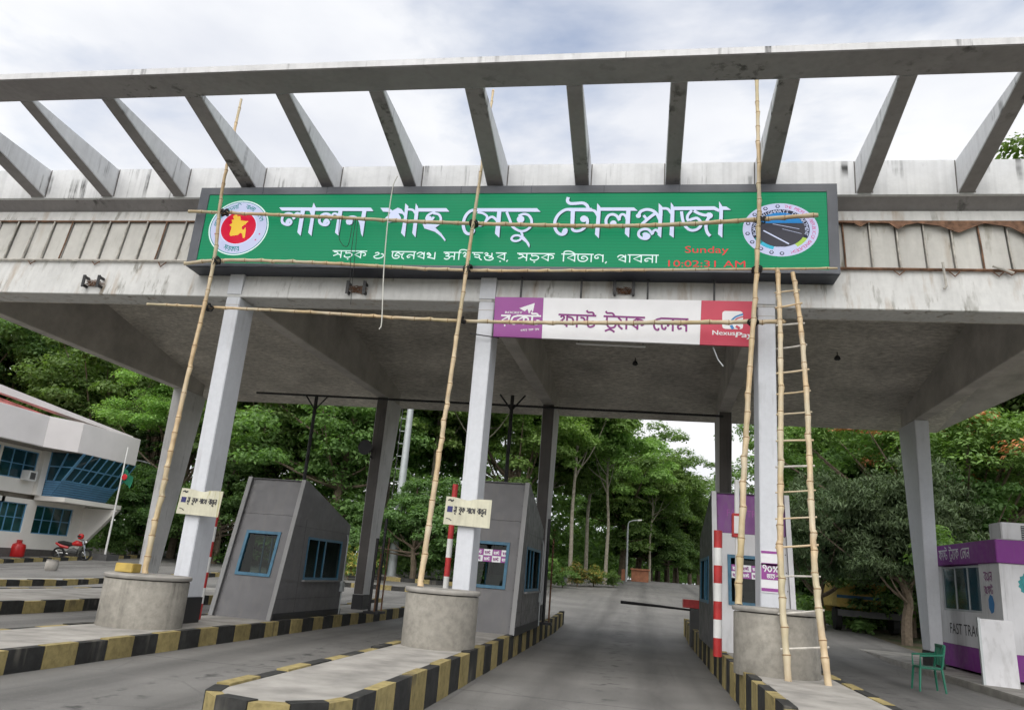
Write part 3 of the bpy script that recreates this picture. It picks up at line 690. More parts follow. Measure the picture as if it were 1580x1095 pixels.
# thin weathered facing along the front edge of the top beam
xprism('beam_edge', [(10.193, 9.372), (10.193, 9.485), (10.3, 9.505), (10.3, 9.4925), (10.1985, 9.477), (10.1985, 9.372)], 'white_concrete')

# wall-mounted floodlight brackets on the fascia
def bracket(px, py, label):
    x, y, z = atY(px, py, 13.38)
    t_ = thing('floodlight_bracket', label, 'bracket', (x, 13.37, z), 'empty floodlight brackets on the fascia')
    yy = 13.37+(z-6.475)*.17-.02
    for s_ in (-1, 1):
        m = MB()
        for k in (-1, 1): m.box((x+s_*.17-.02, yy-.14, z+k*.09-.025), (x+s_*.17+.02, yy, z+k*.09+.025))
        m.box((x+s_*.17-.03, yy-.16, z-.13), (x+s_*.17+.03, yy-.135, z+.13)); m.build('arm', 'black_paint', t_)
    m = MB()
    for k in range(70):
        a = Vector((x+random.uniform(-.15, .15), yy-random.uniform(.02, .1), z+random.uniform(-.07, .04)))
        d = Vector((random.uniform(-.09, .09), random.uniform(-.03, .03), random.uniform(-.03, .03)))
        m.tube([a-d, a+d], .005, 4)
    m.build('nest', 'rusty_steel', t_)
bracket(147, 437, 'black bracket pair holding an old bird nest left of the sign')
bracket(553, 447, 'black bracket pair just below the left half of the sign')
bracket(963, 448, 'black bracket pair above the white lane board')

# steel pipe across the rear columns, its two black props
pp = thing('steel_pipe', 'thin black pipe running across the heads of the rear columns', 'pipe', (0, 21.85, 6.35))
m = MB(); m.tube([(-12.0, 21.86, 6.40), (-6, 21.86, 6.36), (-1, 21.86, 6.32), (2.2, 21.86, 6.30)], .035, 6); m.build('tube', 'black_paint', pp)
for px, lab in ((489, 'black prop pole behind the left toll booth'), (791, 'black prop pole behind the middle toll booth')):
    x, y, z = atY(px, 610, 21.8)
    t_ = thing('prop_pole', lab, 'pole', (x, 21.8, .3), 'black prop poles under the pipe')
    m = MB(); m.tube([(x, 21.8, .28), (x, 21.8, z)], .055, 8); m.build('shaft', 'black_paint', t_)
    for s_ in (-1, 1):
        m = MB(); m.tube([(x, 21.8, z-.45), (x+s_*.38, 21.82, z+.02)], .025, 6); m.build('strut', 'black_paint', t_)

# ================================================================== THE LED SIGN
SX0, SX1, SZ0, SZ1, SY, SYB = -9.10, 3.25, 6.965, 8.69, 12.95, 13.44
sg = thing('led_sign', 'long green lit sign board with white Bengali title and two round emblems', 'sign', (-3, SY, SZ0))
fr = .155
m = MB()
m.box((SX0, SY-.0, SZ0), (SX0+fr+.05, SYB, SZ1)); m.box((SX1-fr-.02, SY, SZ0), (SX1, SYB, SZ1))
m.box((SX0+fr+.05, SY, SZ1-fr-.0), (SX1-fr-.02, SYB, SZ1)); m.box((SX0+fr+.05, SY, SZ0), (SX1-fr-.02, SYB, SZ0+.07))
m.build('frame', 'sign_housing', sg)
boxpart('housing', (SX0+.03, SYB+.003, SZ0+.03), (SX1-.03, 13.52, SZ1-.03), 'sign_under', sg)
boxpart('underside', (SX0+.02, SY+.02, SZ0-.012), (SX1-.02, 13.48, SZ0-.002), 'sign_under', sg)
for k in range(1, 9):
    xx = SX0+k*(SX1-SX0)/9
    boxpart('seam', (xx-.006, SY-.003, SZ1-fr+.005), (xx+.006, SY+.01, SZ1-.002), 'sign_under', sg)
GY = SY+.02
boxpart('screen', (SX0+fr+.052, GY, SZ0+.072), (SX1-fr-.022, GY+.05, SZ1-fr-.002), 'led_green', sg)
SP = yplane(GY)
def px2s(px, py):
    p = atY(px, py, GY); return p[0], p[2]
def crop(ox, oy, s_): return lambda p: px2s(ox+p[0]/s_, oy+p[1]/s_)
title = []   # (kind, points, width) in photo pixels
def T(c, kind, pts, wd=0):
    f = crop(*c); q = [f(p) for p in pts]
    title.append((kind, q, wd/c[2]*12.1/1182))
A = (420, 300, 9.875); B_ = (580, 300, 9.875); C_ = (700, 300, 9.875); D_ = (840, 295, 9.875); E_ = (970, 295, 9.294)
T(A, 'p', [(105,200),(1505,205),(1545,258),(150,250)])
for dx, dy in ((0, 0), (570, 5)):
    T(A, 's', [(x+dx, y+dy) for x, y in [(222,418),(255,385),(292,420),(268,458),(215,462),(160,430),(152,375),(182,315),(245,292),(305,310),(338,380)]], 52)
    T(A, 's', [(x+dx, y+dy) for x, y in [(335,372),(352,305),(392,288),(440,322),(455,395)]], 44)
    T(A, 'd', [(235+dx, 425+dy)], 40)
T(A, 'p', [(438,248),(502,248),(435,634),(385,580)])
T(A, 'p', [(635,128),(668,205),(655,262),(600,636),(550,585),(600,300),(610,205)])
T(A, 's', [(540,225),(580,245),(612,320)], 40)
T(A, 'p', [(1012,250),(1072,250),(1015,632),(960,585)])
T(A, 's', [(1145,420),(1165,355),(1240,340),(1310,375),(1350,440)], 40); T(A, 'd', [(1182,412)], 74)
T(A, 'p', [(1375,252),(1437,252),(1402,500),(1380,648),(1355,600),(1340,480),(1320,410),(1350,400)])
T(B_, 'p', [(70,208),(200,208),(255,250),(262,300),(190,270),(112,265)])
T(B_, 'p', [(145,360),(205,305),(262,245),(335,205),(395,228),(440,290),(440,345),(405,300),(345,290),(385,360),(380,405),(200,430),(150,400)])
T(B_, 'p', [(450,138),(497,185),(487,260),(442,652),(385,590),(430,350)])
T(B_, 's', [(480,230),(560,240),(605,290)], 46)
T(B_, 'p', [(610,138),(642,190),(652,260),(605,657),(555,595),(592,300)])
T(B_, 'p', [(640,213),(1075,213),(1122,267),(645,265)])
T(B_, 's', [(905,268),(810,310),(772,365),(800,405),(850,390),(885,345)], 46); T(B_, 'd', [(815,365)], 45)
T(B_, 's', [(880,290),(960,310),(992,380),(960,440)], 46)
T(B_, 'p', [(712,448),(975,462),(908,510),(1000,600),(1062,690),(1055,718),(990,640),(900,572),(740,520)])
T(C_, 's', [(345,240),(270,250),(200,305),(158,390),(148,480),(172,565),(222,603),(280,590),(303,548),(262,535)], 58)
T(C_, 'p', [(320,213),(1270,213),(1325,268),(320,264)])
T(C_, 's', [(365,275),(450,292),(510,340),(488,410),(440,465),(390,470),(372,410)], 44)
T(C_, 's', [(455,455),(530,370),(590,345),(645,385),(672,430)], 48)
T(C_, 'p', [(665,262),(727,262),(695,662),(630,600)])
T(C_, 's', [(808,268),(860,400),(900,495),(1010,560),(1110,545),(1180,475),(1185,390),(1140,320),(1065,302),(990,330)], 48); T(C_, 'd', [(1020,382)], 70)
T(C_, 's', [(1030,575),(1048,640),(1000,700),(925,712),(882,680),(915,635),(990,628),(1050,660)], 42)
T(C_, 'p', [(1035,622),(1080,650),(1150,740),(1160,775),(1150,815),(1105,740),(1030,680)])
T(D_, 's', [(420,282),(320,287),(222,352),(165,450),(160,550),(198,628),(260,662),(318,640),(330,590),(285,600)], 56); T(D_, 'd', [(300,625)], 42)
T(D_, 's', [(365,95),(352,150),(392,190),(480,190),(590,185),(648,222),(670,275)], 58)
T(D_, 'p', [(380,258),(720,258),(720,314),(380,308)]); T(D_, 's', [(700,287),(770,310),(820,390)], 50)
T(D_, 'p', [(402,305),(466,305),(452,545),(396,545)]); T(D_, 's', [(425,530),(432,590),(490,612),(570,590),(640,525),(658,450),(630,400)], 52); T(D_, 'd', [(600,425)], 64)
T(D_, 'p', [(805,187),(852,240),(857,320),(830,722),(770,660),(795,400)])
T(D_, 'p', [(848,252),(1365,252),(1422,302),(850,302)])
T(D_, 's', [(1000,530),(950,520),(940,440),(982,372),(1050,357),(1108,388),(1145,450)], 52); T(D_, 'd', [(1050,495)], 58)
T(D_, 's', [(1140,430),(1160,370),(1205,357),(1248,400),(1262,470)], 46)
T(D_, 'p', [(1248,300),(1312,300),(1290,713),(1225,650)])
T(E_, 's', [(135,365),(172,295),(260,265),(350,285),(410,340),(445,410)], 52); T(E_, 'd', [(140,355)], 42)
T(E_, 's', [(390,315),(300,380),(190,475)], 52); T(E_, 's', [(215,350),(255,400)], 44)
T(E_, 'p', [(430,172),(482,225),(487,300),(465,672),(415,630),(430,350)])
T(E_, 's', [(205,630),(240,610),(292,640),(265,680),(200,680),(146,640),(152,580),(212,547),(280,552),(325,595),(345,625)], 46); T(E_, 'd', [(240,645)], 45)
T(E_, 's', [(340,610),(355,575),(392,558),(432,592)], 42)
T(E_, 's', [(478,250),(560,258),(612,320)], 46)
T(E_, 'p', [(605,162),(642,210),(657,260),(645,672),(585,630),(602,300)])
T(E_, 'p', [(650,226),(1230,220),(1302,262),(1292,302),(1220,272),(650,275)])
T(E_, 's', [(757,292),(772,400),(802,490),(870,555),(950,560),(1022,515),(1035,450),(985,392),(925,398),(868,420)], 48)
T(E_, 's', [(905,280),(850,345),(842,400),(862,430)], 44)
T(E_, 's', [(935,285),(1010,325),(1100,348),(1155,325)], 50); T(E_, 'd', [(1160,352)], 52)
T(E_, 's', [(1165,365),(1120,430),(1108,520),(1130,600),(1168,645)], 50)
T(E_, 'p', [(1295,148),(1337,210),(1352,270),(1342,672),(1280,620),(1300,350)])
T(E_, 'p', [(1340,220),(1402,225),(1467,272),(1345,272)])
for mat, off, lf, nm in (('led_shadow', (.022, -.018), 0.0, 'title_outline'), ('led_white', (0, 0), .004, 'title_lettering')):
    base_fn = yplane(GY-lf)
    pl = Plate(lambda u, v, h, o=off, bf=base_fn: bf(u+o[0], v+o[1], h*.6))
    for kind, q, wd in title:
        if kind == 'p': pl.poly(q)
        elif kind == 's': pl.ribbon(q, wd)
        else: pl.disc(q[0], wd*1.0, k=18)
    pl.build(nm, mat, sg)
# second line of writing
pl = Plate(SP)
def line_fit(plate, chars, p0, p1, size, wd=.12):
    (x0, z0), (x1, z1) = p0, p1
    sq = (x1-x0)/(bnwidth(chars)*size)
    sl_ = (z1-z0)/(x1-x0)
    bengali(plate, chars, x0, z0, size, wd, sq, place=lambda u, v: (u, v+(u-x0)*sl_))
WORD = ['স','ড়','ক',' ','ও',' ','জ','ন','প','থ',' ','অ','ি','ধ','দ','প্ত','র',',',' ','স','ড়','ক',' ','ি','ব','ভ','া','গ',',',' ','প','া','ব','ন','া']
def words(chars, p0, p1, size, wd, fn, nm, mat, parent):
    (x0, z0), (x1, z1) = p0, p1
    sq = (x1-x0)/(bnwidth(chars)*size); sl_ = (z1-z0)/(x1-x0); cx = x0; cur = []
    for c in chars+[' ']:
        if c == ' ':
            q_ = Plate(fn); bengali(q_, cur, cx, z0, size, wd, sq, place=lambda u, v: (u, v+(u-x0)*sl_)); q_.build(nm, mat, parent)
            cx += (bnwidth(cur)+G[' '][0])*size*sq; cur = []
        else: cur.append(c)
words(WORD, px2s(512, 398), px2s(1016, 406), .15, .14, SP, 'subtitle_lettering', 'led_white_bright', sg)
pl = Plate(SP)
a, b2 = px2s(1057, 391), px2s(1124, 391); roman(pl, 'Sunday', a[0], a[1]-.03, b2[0]-a[0], .17)
a, b2 = px2s(1031, 411.5), px2s(1150, 411.5); roman(pl, '10:02:31 AM', a[0], a[1], b2[0]-a[0], .125)
pl.build('clock_lettering', 'led_red', sg)
# left emblem: white disc, red sun, yellow map
c1 = px2s(368, 351.5); rx1 = (px2s(414.5, 349)[0]-px2s(321.5, 357)[0])/2; q1 = .93
def emblem(name, parts):
    for nm, mat, fn in parts:
        p_ = Plate(SP); fn(p_); p_.build(nm, mat, sg)
mapp = [(-.20,.34),(-.10,.42),(-.06,.34),(.02,.36),(.06,.22),(.20,.20),(.30,.20),(.22,.10),(.12,.02),(.16,-.06),(.20,-.06),(.24,.02),(.27,-.08),(.28,-.30),(.22,-.32),(.18,-.18),(.12,-.16),(.06,-.22),(-.16,-.26),(-.2,-.2),(-.18,.02),(-.26,.08),(-.18,.14),(-.22,.24),(-.14,.24)]
emblem('e1', [
 ('emblem_rim', 'led_white_bright', lambda p: p.ring(c1, rx1*.96, rx1, q1, h=.0035)),
 ('emblem_ring', 'led_teal', lambda p: p.ring(c1, rx1*.935, rx1*.96, q1, h=.0035)),
 ('emblem_disc', 'led_lilac', lambda p: p.disc(c1, rx1*.935, rx1*.935*q1, 64, .0035)),
 ('emblem_halo', 'led_white', lambda p: p.disc(c1, rx1*.62, rx1*.62*q1, 48, .005)),
 ('emblem_sun', 'led_crimson', lambda p: p.disc(c1, rx1*.585, rx1*.585*q1, 48, .0065)),
 ('emblem_map', 'led_yellow', lambda p: p.poly([(c1[0]+x*rx1*1.12-.02, c1[1]+y*rx1*1.12) for x, y in mapp], .008)),
 ('emblem_stars', 'led_pink', lambda p: [p.disc((c1[0]+rx1*.78*math.cos(R_(a)), c1[1]+rx1*.78*q1*math.sin(R_(a))), .018, .018, 8, .006) for a in (197, 214, 326, 343)]),
])
p_ = Plate(SP)
def onarc(rr, a_mid, flip=False):
    def f(u, v):
        r2 = rx1*rr+(v if not flip else -v)
        a = a_mid-u/(rx1*rr) if not flip else a_mid+u/(rx1*rr)
        return (c1[0]+r2*math.cos(a), c1[1]+r2*q1*math.sin(a))
    return f
for chars, amid in ((['গ','ণ','প','জ','া'], R_(158)), (['ত','ন','র','ি'], R_(112)), (['ব','া','ং','ল','া'], R_(68)), (['ে','দ','শ'], R_(28))):
    wtx = bnwidth(chars)*.085
    bengali(p_, chars, -wtx/2, -.042, .085, .16, 1.0, onarc(.78, amid))
chars = ['স','র','ক','া','র']; wtx = bnwidth(chars)*.1
bengali(p_, chars, -wtx/2, -.05, .1, .16, 1.0, onarc(.78, R_(262), True))
p_.build('emblem_lettering', 'led_teal', sg)['kind'] = 'stuff'
# right emblem: road seen in a ring
c2 = px2s(1204, 354.5); rx2 = (px2s(1262, 356)[0]-px2s(1145, 354)[0])/2; q2 = .80
ri = .70
def chord(p, z0f, z1f, h):   # slice of the inner disc between two heights
    pts = []
    r0 = rx2*ri*.93
    lo, hi = math.asin(z0f), math.asin(z1f)
    for i in range(13): a = lo+(hi-lo)*i/12; pts.append((c2[0]+r0*math.cos(a), c2[1]+r0*q2*math.sin(a)))
    for i in range(13): a = math.pi-hi-(lo-hi)*i/12; pts.append((c2[0]+r0*math.cos(a), c2[1]+r0*q2*math.sin(a)))
    p.poly(pts, h)
emblem('e2', [
 ('emblem_rim', 'led_lilac', lambda p: p.ring(c2, rx2*.77, rx2, q2, h=.0035)),
 ('emblem_ring', 'led_dark', lambda p: p.ring(c2, rx2*.62, rx2*.77, q2, R_(-25), R_(205), h=.0035)),
 ('emblem_ring', 'led_lilac', lambda p: p.ring(c2, rx2*.64, rx2*.77, q2, R_(255), R_(305), h=.0035)),
 ('emblem_ring', 'led_lime', lambda p: p.ring(c2, rx2*.64, rx2*.77, q2, R_(305), R_(335), h=.0035)),
 ('emblem_ring', 'led_cyan', lambda p: p.ring(c2, rx2*.64, rx2*.77, q2, R_(225), R_(255), h=.0035)),
 ('emblem_ring', 'led_teal', lambda p: p.ring(c2, rx2*.64, rx2*.77, q2, R_(205), R_(225), h=.0035)),
 ('emblem_road', 'led_road', lambda p: chord(p, -.985, .38, .005)),
 ('emblem_sky', 'led_blue', lambda p: chord(p, .38, .985, .005)),
 ('emblem_line', 'led_white', lambda p: (setattr(p, 'fn', yplane(GY-.004)), p.ribbon([(c2[0]-rx2*.45, c2[1]-.02), (c2[0]+rx2*.22, c2[1]-rx2*.43)], .022, 0), p.ribbon([(c2[0]-rx2*.2, c2[1]+rx2*.17), (c2[0]+rx2*.5, c2[1]+rx2*.02)], .008, 0), p.ribbon([(c2[0]+rx2*.05, c2[1]+rx2*.02), (c2[0]+rx2*.55, c2[1]-rx2*.12)], .006, 0))),
])
p_ = Plate(SP); arcroman(p_, 'ROADS & HIGHWAYS DEPARTMENT', c2, rx2*.695, rx2*.695*q2, R_(198), R_(-18), .088); p_.build('emblem_lettering', 'led_white', sg)['kind'] = 'stuff'
p_ = Plate(SP); arcroman(p_, "THE PEOPLE'S REPUBLIC OF BANGLADESH", c2, rx2*.885, rx2*.885*q2, R_(82), R_(-72), .085); p_.build('emblem_lettering', 'led_pink', sg)['kind'] = 'stuff'
p_ = Plate(SP)
for a in (94, 116, 140, 165, 190, 212, 234, 254, 272):
    a = R_(a); cx_, cy_ = c2[0]+rx2*.885*math.cos(a), c2[1]+rx2*.885*q2*math.sin(a)
    p_.disc((cx_, cy_), .042, .036, 6)
p_.build('emblem_chain', 'led_dark', sg)['kind'] = 'stuff'
p_ = Plate(yplane(GY-.005))
for a in (94, 116, 140, 165, 190, 212, 234, 254, 272):
    a = R_(a); cx_, cy_ = c2[0]+rx2*.885*math.cos(a), c2[1]+rx2*.885*q2*math.sin(a)
    p_.disc((cx_, cy_), .024, .02, 6)
p_.build('emblem_chain', 'led_lilac', sg)['kind'] = 'stuff'

# ================================================================== FAST-TRACK LANE BOARD
LY = 13.20
lb = thing('lane_board', 'white lane board with a purple panel left and a red panel right', 'sign', (-.5, LY, 5.7))
def lp(px, py): p = atY(px, py, LY); return p[0], p[2]
cor = [lp(764, 458), lp(1165.5, 465), lp(1163, 534.5), lp(761, 518.5)]
def lerp(u, v):   # u along the board, v up
    a = [cor[3][i]+(cor[2][i]-cor[3][i])*u for i in (0, 1)]; b = [cor[0][i]+(cor[1][i]-cor[0][i])*u for i in (0, 1)]
    return a[0]+(b[0]-a[0])*v, a[1]+(b[1]-a[1])*v
def lboard(nm, u0, u1, mat, d=.06):
    q = [lerp(u0, 0), lerp(u1, 0), lerp(u1, 1), lerp(u0, 1)]
    m = MB(); m.prism([(x, LY, z) for x, z in q], (0, 0, 0), (0, d, 0)); return m.build(nm, mat, lb)
lboard('purple_panel', 0, .195, 'purple_print'); lboard('white_panel', .1955, .802, 'white_print'); lboard('red_panel', .8025, 1, 'red_print')
LP_ = yplane(LY)
_ = 0; BW = cor[1][0]-cor[0][0]; BH = cor[0][1]-cor[3][1]
def uv2(px, py): return lp(px, py)
pl = Plate(LP_)
word = ['ফ','া','স্ট',' ','ট্র্যা','ক',' ','ে','ল','ন']
words(word, uv2(861, 504), uv2(1062, 512), .235, .15, LP_, 'lettering', 'purple_letter', lb)
pl = Plate(LP_)
f = lambda u, v: uv2(740+u/7.18, 440+v/7.18)
roman(pl, 'ROCKET', *f(282, 312), f(470, 312)[0]-f(282, 312)[0], .042, bold=.006)
pl.build('logo', 'white_print', lb); pl = Plate(LP_)
line_fit(pl, ['র','ে','ক','ট'], f(232, 432), f(675, 440), .17, .2)
pl.build('logo', 'white_print', lb); pl = Plate(LP_)
pl.poly([f(440, 255), f(612, 198), f(548, 318), f(530, 262)]); pl.poly([f(440, 255), f(530, 262), f(500, 290)]); pl.poly([f(560, 250), f(612, 198), f(590, 300)])
pl.build('logo', 'white_print', lb); pl = Plate(LP_)
line_fit(pl, ['প','স','র',' ','ব','ক',' ','র','দ'], f(450, 512), f(660, 500), .035, .2)
pl.build('logo', 'white_print', lb)
pl = Plate(LP_)
f = lambda u, v: uv2(950+u/5.852, 440+v/5.852)
roman(pl, 'Nexus', *f(872, 448), f(1075, 455)[0]-f(872, 448)[0], .085, bold=.007)
pl.build('logo', 'white_print', lb); pl = Plate(LP_)
roman(pl, 'Pay', f(1075, 485)[0], f(1075, 485)[1], f(1228, 485)[0]-f(1075, 485)[0], .125, .2, .014)
pl.build('logo', 'white_print', lb); pl = Plate(LP_)
x0, z1 = f(962, 232); x1, z0 = f(1150, 398); r = .05
pl.poly([(x0+r, z0), (x1-r, z0), (x1-.012, z0+.015), (x1, z0+r), (x1, z1-r), (x1-.012, z1-.015), (x1-r, z1), (x0+r, z1), (x0+.012, z1-.015), (x0, z1-r), (x0, z0+r), (x0+.012, z0+.015)], .0035)
pl.build('logo', 'white_print', lb)
for mat, a_, b_, w2 in (('blue_print', [(1045, 318), (1085, 285), (1150, 262)], 0, .03), ('red_print', [(1060, 330), (1100, 300), (1150, 285)], 0, .022), ('blue_print', [(1040, 362), (1060, 395)], 0, .05), ('red_print', [(1085, 370), (1120, 392)], 0, .045)):
    pl = Plate(yplane(LY-.003)); pl.ribbon([f(*p) for p in a_], w2, 4); pl.build('logo', mat, lb)
for px in (803, 896, 999, 1102):
    x, y, z = atY(px, 462, 13.24); boxpart('hanger', (x-.018, 13.23, z-.05), (x+.018, 13.262, 6.93), 'black_paint', lb)
m = MB(); m.tube([(cor[3][0]-.45, LY+.03, cor[3][1]+.05), (cor[3][0]+.1, LY+.075, cor[3][1]-.005)], .012, 5); m.build('stay', 'black_paint', lb)
tl = thing('tube_light', 'thin white tube light hanging below the lane board', 'lamp', (-.7, 14.5, 6.05))
m = MB(); m.tube([atY(889, 530, 14.5), atY(996, 535, 14.5)], .022, 8); m.build('tube', 'white_paint', tl, True)
for px, py in ((893, 530), (992, 535)):
    p = atY(px, py, 14.5); m = MB(); m.tube([p, (p[0], 14.5, slab(14.5))], .006, 5); m.build('wire', 'black_paint', tl)

# ================================================================== BAMBOO SCAFFOLD
def bamboo(name, label, pts, r0, r1, group, seed=0, cat='pole'):
    rnd = random.Random(seed)
    P = [Vector(p) for p in pts]
    # resample the guide line
    segs = [(b-a).length for a, b in zip(P[:-1], P[1:])]; L_ = sum(segs)
    sm = [Vector(p) for p in smooth([tuple(p) for p in P], 12)] if len(P) > 2 else [P[0].lerp(P[1], i/24) for i in range(25)]
    d = [0]
    for a, b in zip(sm[:-1], sm[1:]): d.append(d[-1]+(b-a).length)
    def at(s_):
        for i in range(len(d)-1):
            if d[i+1] >= s_: return sm[i].lerp(sm[i+1], (s_-d[i])/max(1e-6, d[i+1]-d[i]))
        return sm[-1]
    r0 *= .87; r1 *= .87
    Lt = d[-1]; s_ = 0; body = []; rad = []; nodes = []
    while s_ < Lt:
        step = rnd.uniform(.22, .50)
        rr = r0+(r1-r0)*s_/Lt
        kink = Vector((rnd.uniform(-1, 1), rnd.uniform(-1, 1), rnd.uniform(-1, 1)))*rr*.3
        p = at(s_)+kink
        body += [p, at(min(Lt, s_+.02))+kink, at(min(Lt, s_+.05))]; rad += [rr*1.16, rr*1.02, rr*.97]
        if s_ > 0: nodes.append((p, rr*1.2, (at(min(Lt, s_+.05))-at(max(0, s_-.05))).normalized()))
        body.append(at(min(Lt, s_+step*.6))); rad.append(rr*.95)
        s_ += step
    t_ = thing(name, label, cat, tuple(P[0]), group)
    m = MB(); m.tube(body, rad, 9); m.build('stem', 'bamboo', t_, True)
    m = MB()
    for p, r, dr in nodes: m.tube([p-dr*.007, p, p+dr*.007], [r*.96, r*1.05, r*.96], 9)
    m.build('node_rings', 'bamboo_node', t_, True)['kind'] = 'stuff'
    return t_, at, Lt
VY = 12.70
GR = 'bamboo poles lashed in front of the sign'
pa, fa, _ = bamboo('bamboo_pole', 'tall upright bamboo pole crossing the round red emblem', [(-8.22, 12.3, 1.12), (-8.28, 12.5, 4.5), (-8.34, VY, 6.9), (-8.47, VY, 8.5), (-8.50, 12.78, 10.8)], .058, .030, GR, 1)
pb, fb, _ = bamboo('bamboo_pole', 'tall upright bamboo pole in the middle of the sign', [(-3.40, 12.25, 1.30), (-3.34, 12.5, 4.2), (-3.28, VY, 6.9), (-3.22, 12.72, 8.4), (-3.23, 13.2, 11.0)], .056, .026, GR, 2)
pc, fc, _ = bamboo('bamboo_pole', 'tall upright bamboo pole crossing the road emblem beside the ladder', [(1.45, 12.2, 1.42), (1.62, 12.5, 4.2), (1.83, VY, 7.0), (1.88, VY, 8.4), (1.86, 12.72, 11.0)], .06, .036, GR, 3)
HY = 12.82
def hp(px, py, Y=HY): return atY(px, py, Y)
bamboo('bamboo_pole', 'upper horizontal bamboo pole lying across the big title', [hp(292, 326), hp(480, 334), hp(730, 345), hp(1000, 348), hp(1262, 332)], .036, .046, GR, 4)
bamboo('bamboo_pole', 'middle horizontal bamboo pole along the bottom edge of the green screen', [hp(284, 407), hp(345, 401.5), hp(480, 405), hp(722, 417), hp(1000, 416.5), hp(1292, 414)], .042, .022, GR, 5)
bamboo('bamboo_pole', 'lowest horizontal bamboo pole running in front of the lane board', [hp(227, 469), hp(450, 480), hp(712, 495), hp(950, 498), hp(1210, 496)], .03, .045, GR, 6)
def lash(px, py, owner, r=.062):
    c = Vector(hp(px, py, 12.76)); m = MB()
    rnd = random.Random(px)
    for k in range(5):
        n = Vector((rnd.uniform(-1, 1), rnd.uniform(-.4, .4), rnd.uniform(-1, 1))).normalized()
        a = n.orthogonal().normalized(); b = n.cross(a); rr = r*rnd.uniform(1.25, 1.5)
        m.tube([c+(a*math.cos(i*math.pi/5)+b*math.sin(i*math.pi/5))*rr for i in range(11)], .013, 5)
    m.tube([c+Vector((0, -.07, .02)), c+Vector((.02, -.1, -.08)), c+Vector((-.01, -.09, -.14))], .008, 4)
    m.build('lashing', 'tie_black', owner)
for px, py, o in ((347, 328, pa), (334, 402, pa), (322, 474, pa), (731, 345, pb), (722, 414, pb), (712, 494, pb), (1174, 339, pc), (1168, 416, pc), (1162, 497, pc)): lash(px, py, o)
# ladder of two bamboo rails with thin rungs
ld = thing('bamboo_ladder', 'bamboo ladder leaning from the island up to the sign', 'ladder', (2.2, 11.5, .5))
def rail(pts, seed):
    t_, at, Lt = bamboo('rail', '', pts, .056, .044, None, seed)
    for c in list(t_.children):
        c.name = 'rail' if 'stem' in c.name else 'node_rings'; c.parent = ld; c.matrix_parent_inverse = Matrix.Translation(-Vector(ld.location))
    bpy.data.objects.remove(t_); return at, Lt
la, lt = rail([(2.02, 11.55, .48), (1.98, 11.75, 2.0), (2.10, 12.2, 4.6), (2.16, 12.5, 6.0), (2.17, 12.72, 6.95)], 11)
ra, rt = rail([(2.52, 11.50, .48), (2.44, 11.75, 2.0), (2.49, 12.2, 4.4), (2.48, 12.5, 5.9), (2.42, 12.75, 6.95)], 12)
zs = [.9, 1.35, 1.85, 2.25, 2.66, 3.05, 3.44, 3.85, 4.28, 4.62, 4.98, 5.42, 5.86, 6.2, 6.5]
rnd = random.Random(5)
for z in zs:
    a = la((z-.48)/6.5*lt); b = ra((z+.06-.48)/6.5*rt)
    m = MB(); d = (b-a).normalized(); j = Vector((0, 0, rnd.uniform(-.03, .03)))
    m.tube([a-d*.07, (a+b)/2+j*.3, b+d*.07+j], rnd.uniform(.012, .017), 6); m.build('rung', 'bamboo' if rnd.random() < .6 else 'bar_paint', ld, True)
# ropes and wires hanging from the scaffold
rp_ = thing('rope', 'thin white rope hanging down across the sign', 'rope', tuple(hp(606, 285)))
m = MB(); m.tube(smooth([hp(613, 272, 12.8), hp(606, 290, 12.74), hp(598, 345, 12.74), hp(592, 420, 12.74), hp(589, 495, 12.74), hp(585, 508, 12.74)], 5), .011, 6); m.build('strand', 'rope_white', rp_)
wr = thing('wire', 'loop of thin black wire hanging from the upper bamboo', 'wire', tuple(hp(535, 340)))
m = MB(); m.tube(smooth([hp(524, 336, 12.76), hp(523, 365, 12.76), hp(530, 379, 12.76), hp(538, 376, 12.76), hp(545, 338, 12.76)], 5), .006, 5)
m.tube(smooth([hp(549, 338, 12.76), hp(545, 365, 12.76), hp(541, 400, 12.76), hp(540, 445, 12.76)], 5), .006, 5)
m.tube(smooth([hp(552, 338, 12.76), hp(549, 380, 12.76), hp(545, 420, 12.76), hp(541, 470, 12.76)], 5), .005, 5); m.build('strand', 'tie_black', wr)

# ================================================================== CONCRETE DRUMS, BOARDS, POSTS
def drum(xc, yc, z0, z1, r, label):
    t_ = thing('concrete_drum', label, 'concrete drum', (xc, yc, z0), 'concrete drums guarding the front columns')
    m = MB(); m.lathe([(r*1.0, 0), (r, (z1-z0)-.07), (r*.985, (z1-z0)-.055)], (xc, yc, z0-.03), 40); m.build('body', 'drum_concrete', t_, True)
    m = MB(); m.lathe([(r*1.02, 0), (r*1.04, .02), (r*1.04, .05), (r*1.02, .065), (.05, .07)], (xc, yc, z1-.07), 40); m.build('rim', 'island_concrete', t_, True)
drum(-8.2, 12.42, .27, 1.10, .67, 'round concrete drum before the left column')
drum(-3.03, 12.3, .42, 1.28, .57, 'round concrete drum before the middle column')
drum(2.0, 12.35, .5, 1.41, .60, 'round concrete drum at the foot of the ladder')
m = MB(); m.box((-8.75, 12.25, 1.105), (-8.42, 12.5, 1.25)); tag(m.build('concrete_block', 'yellow_paint', bev=.01), 'small yellow block lying on the left concrete drum', 'block')

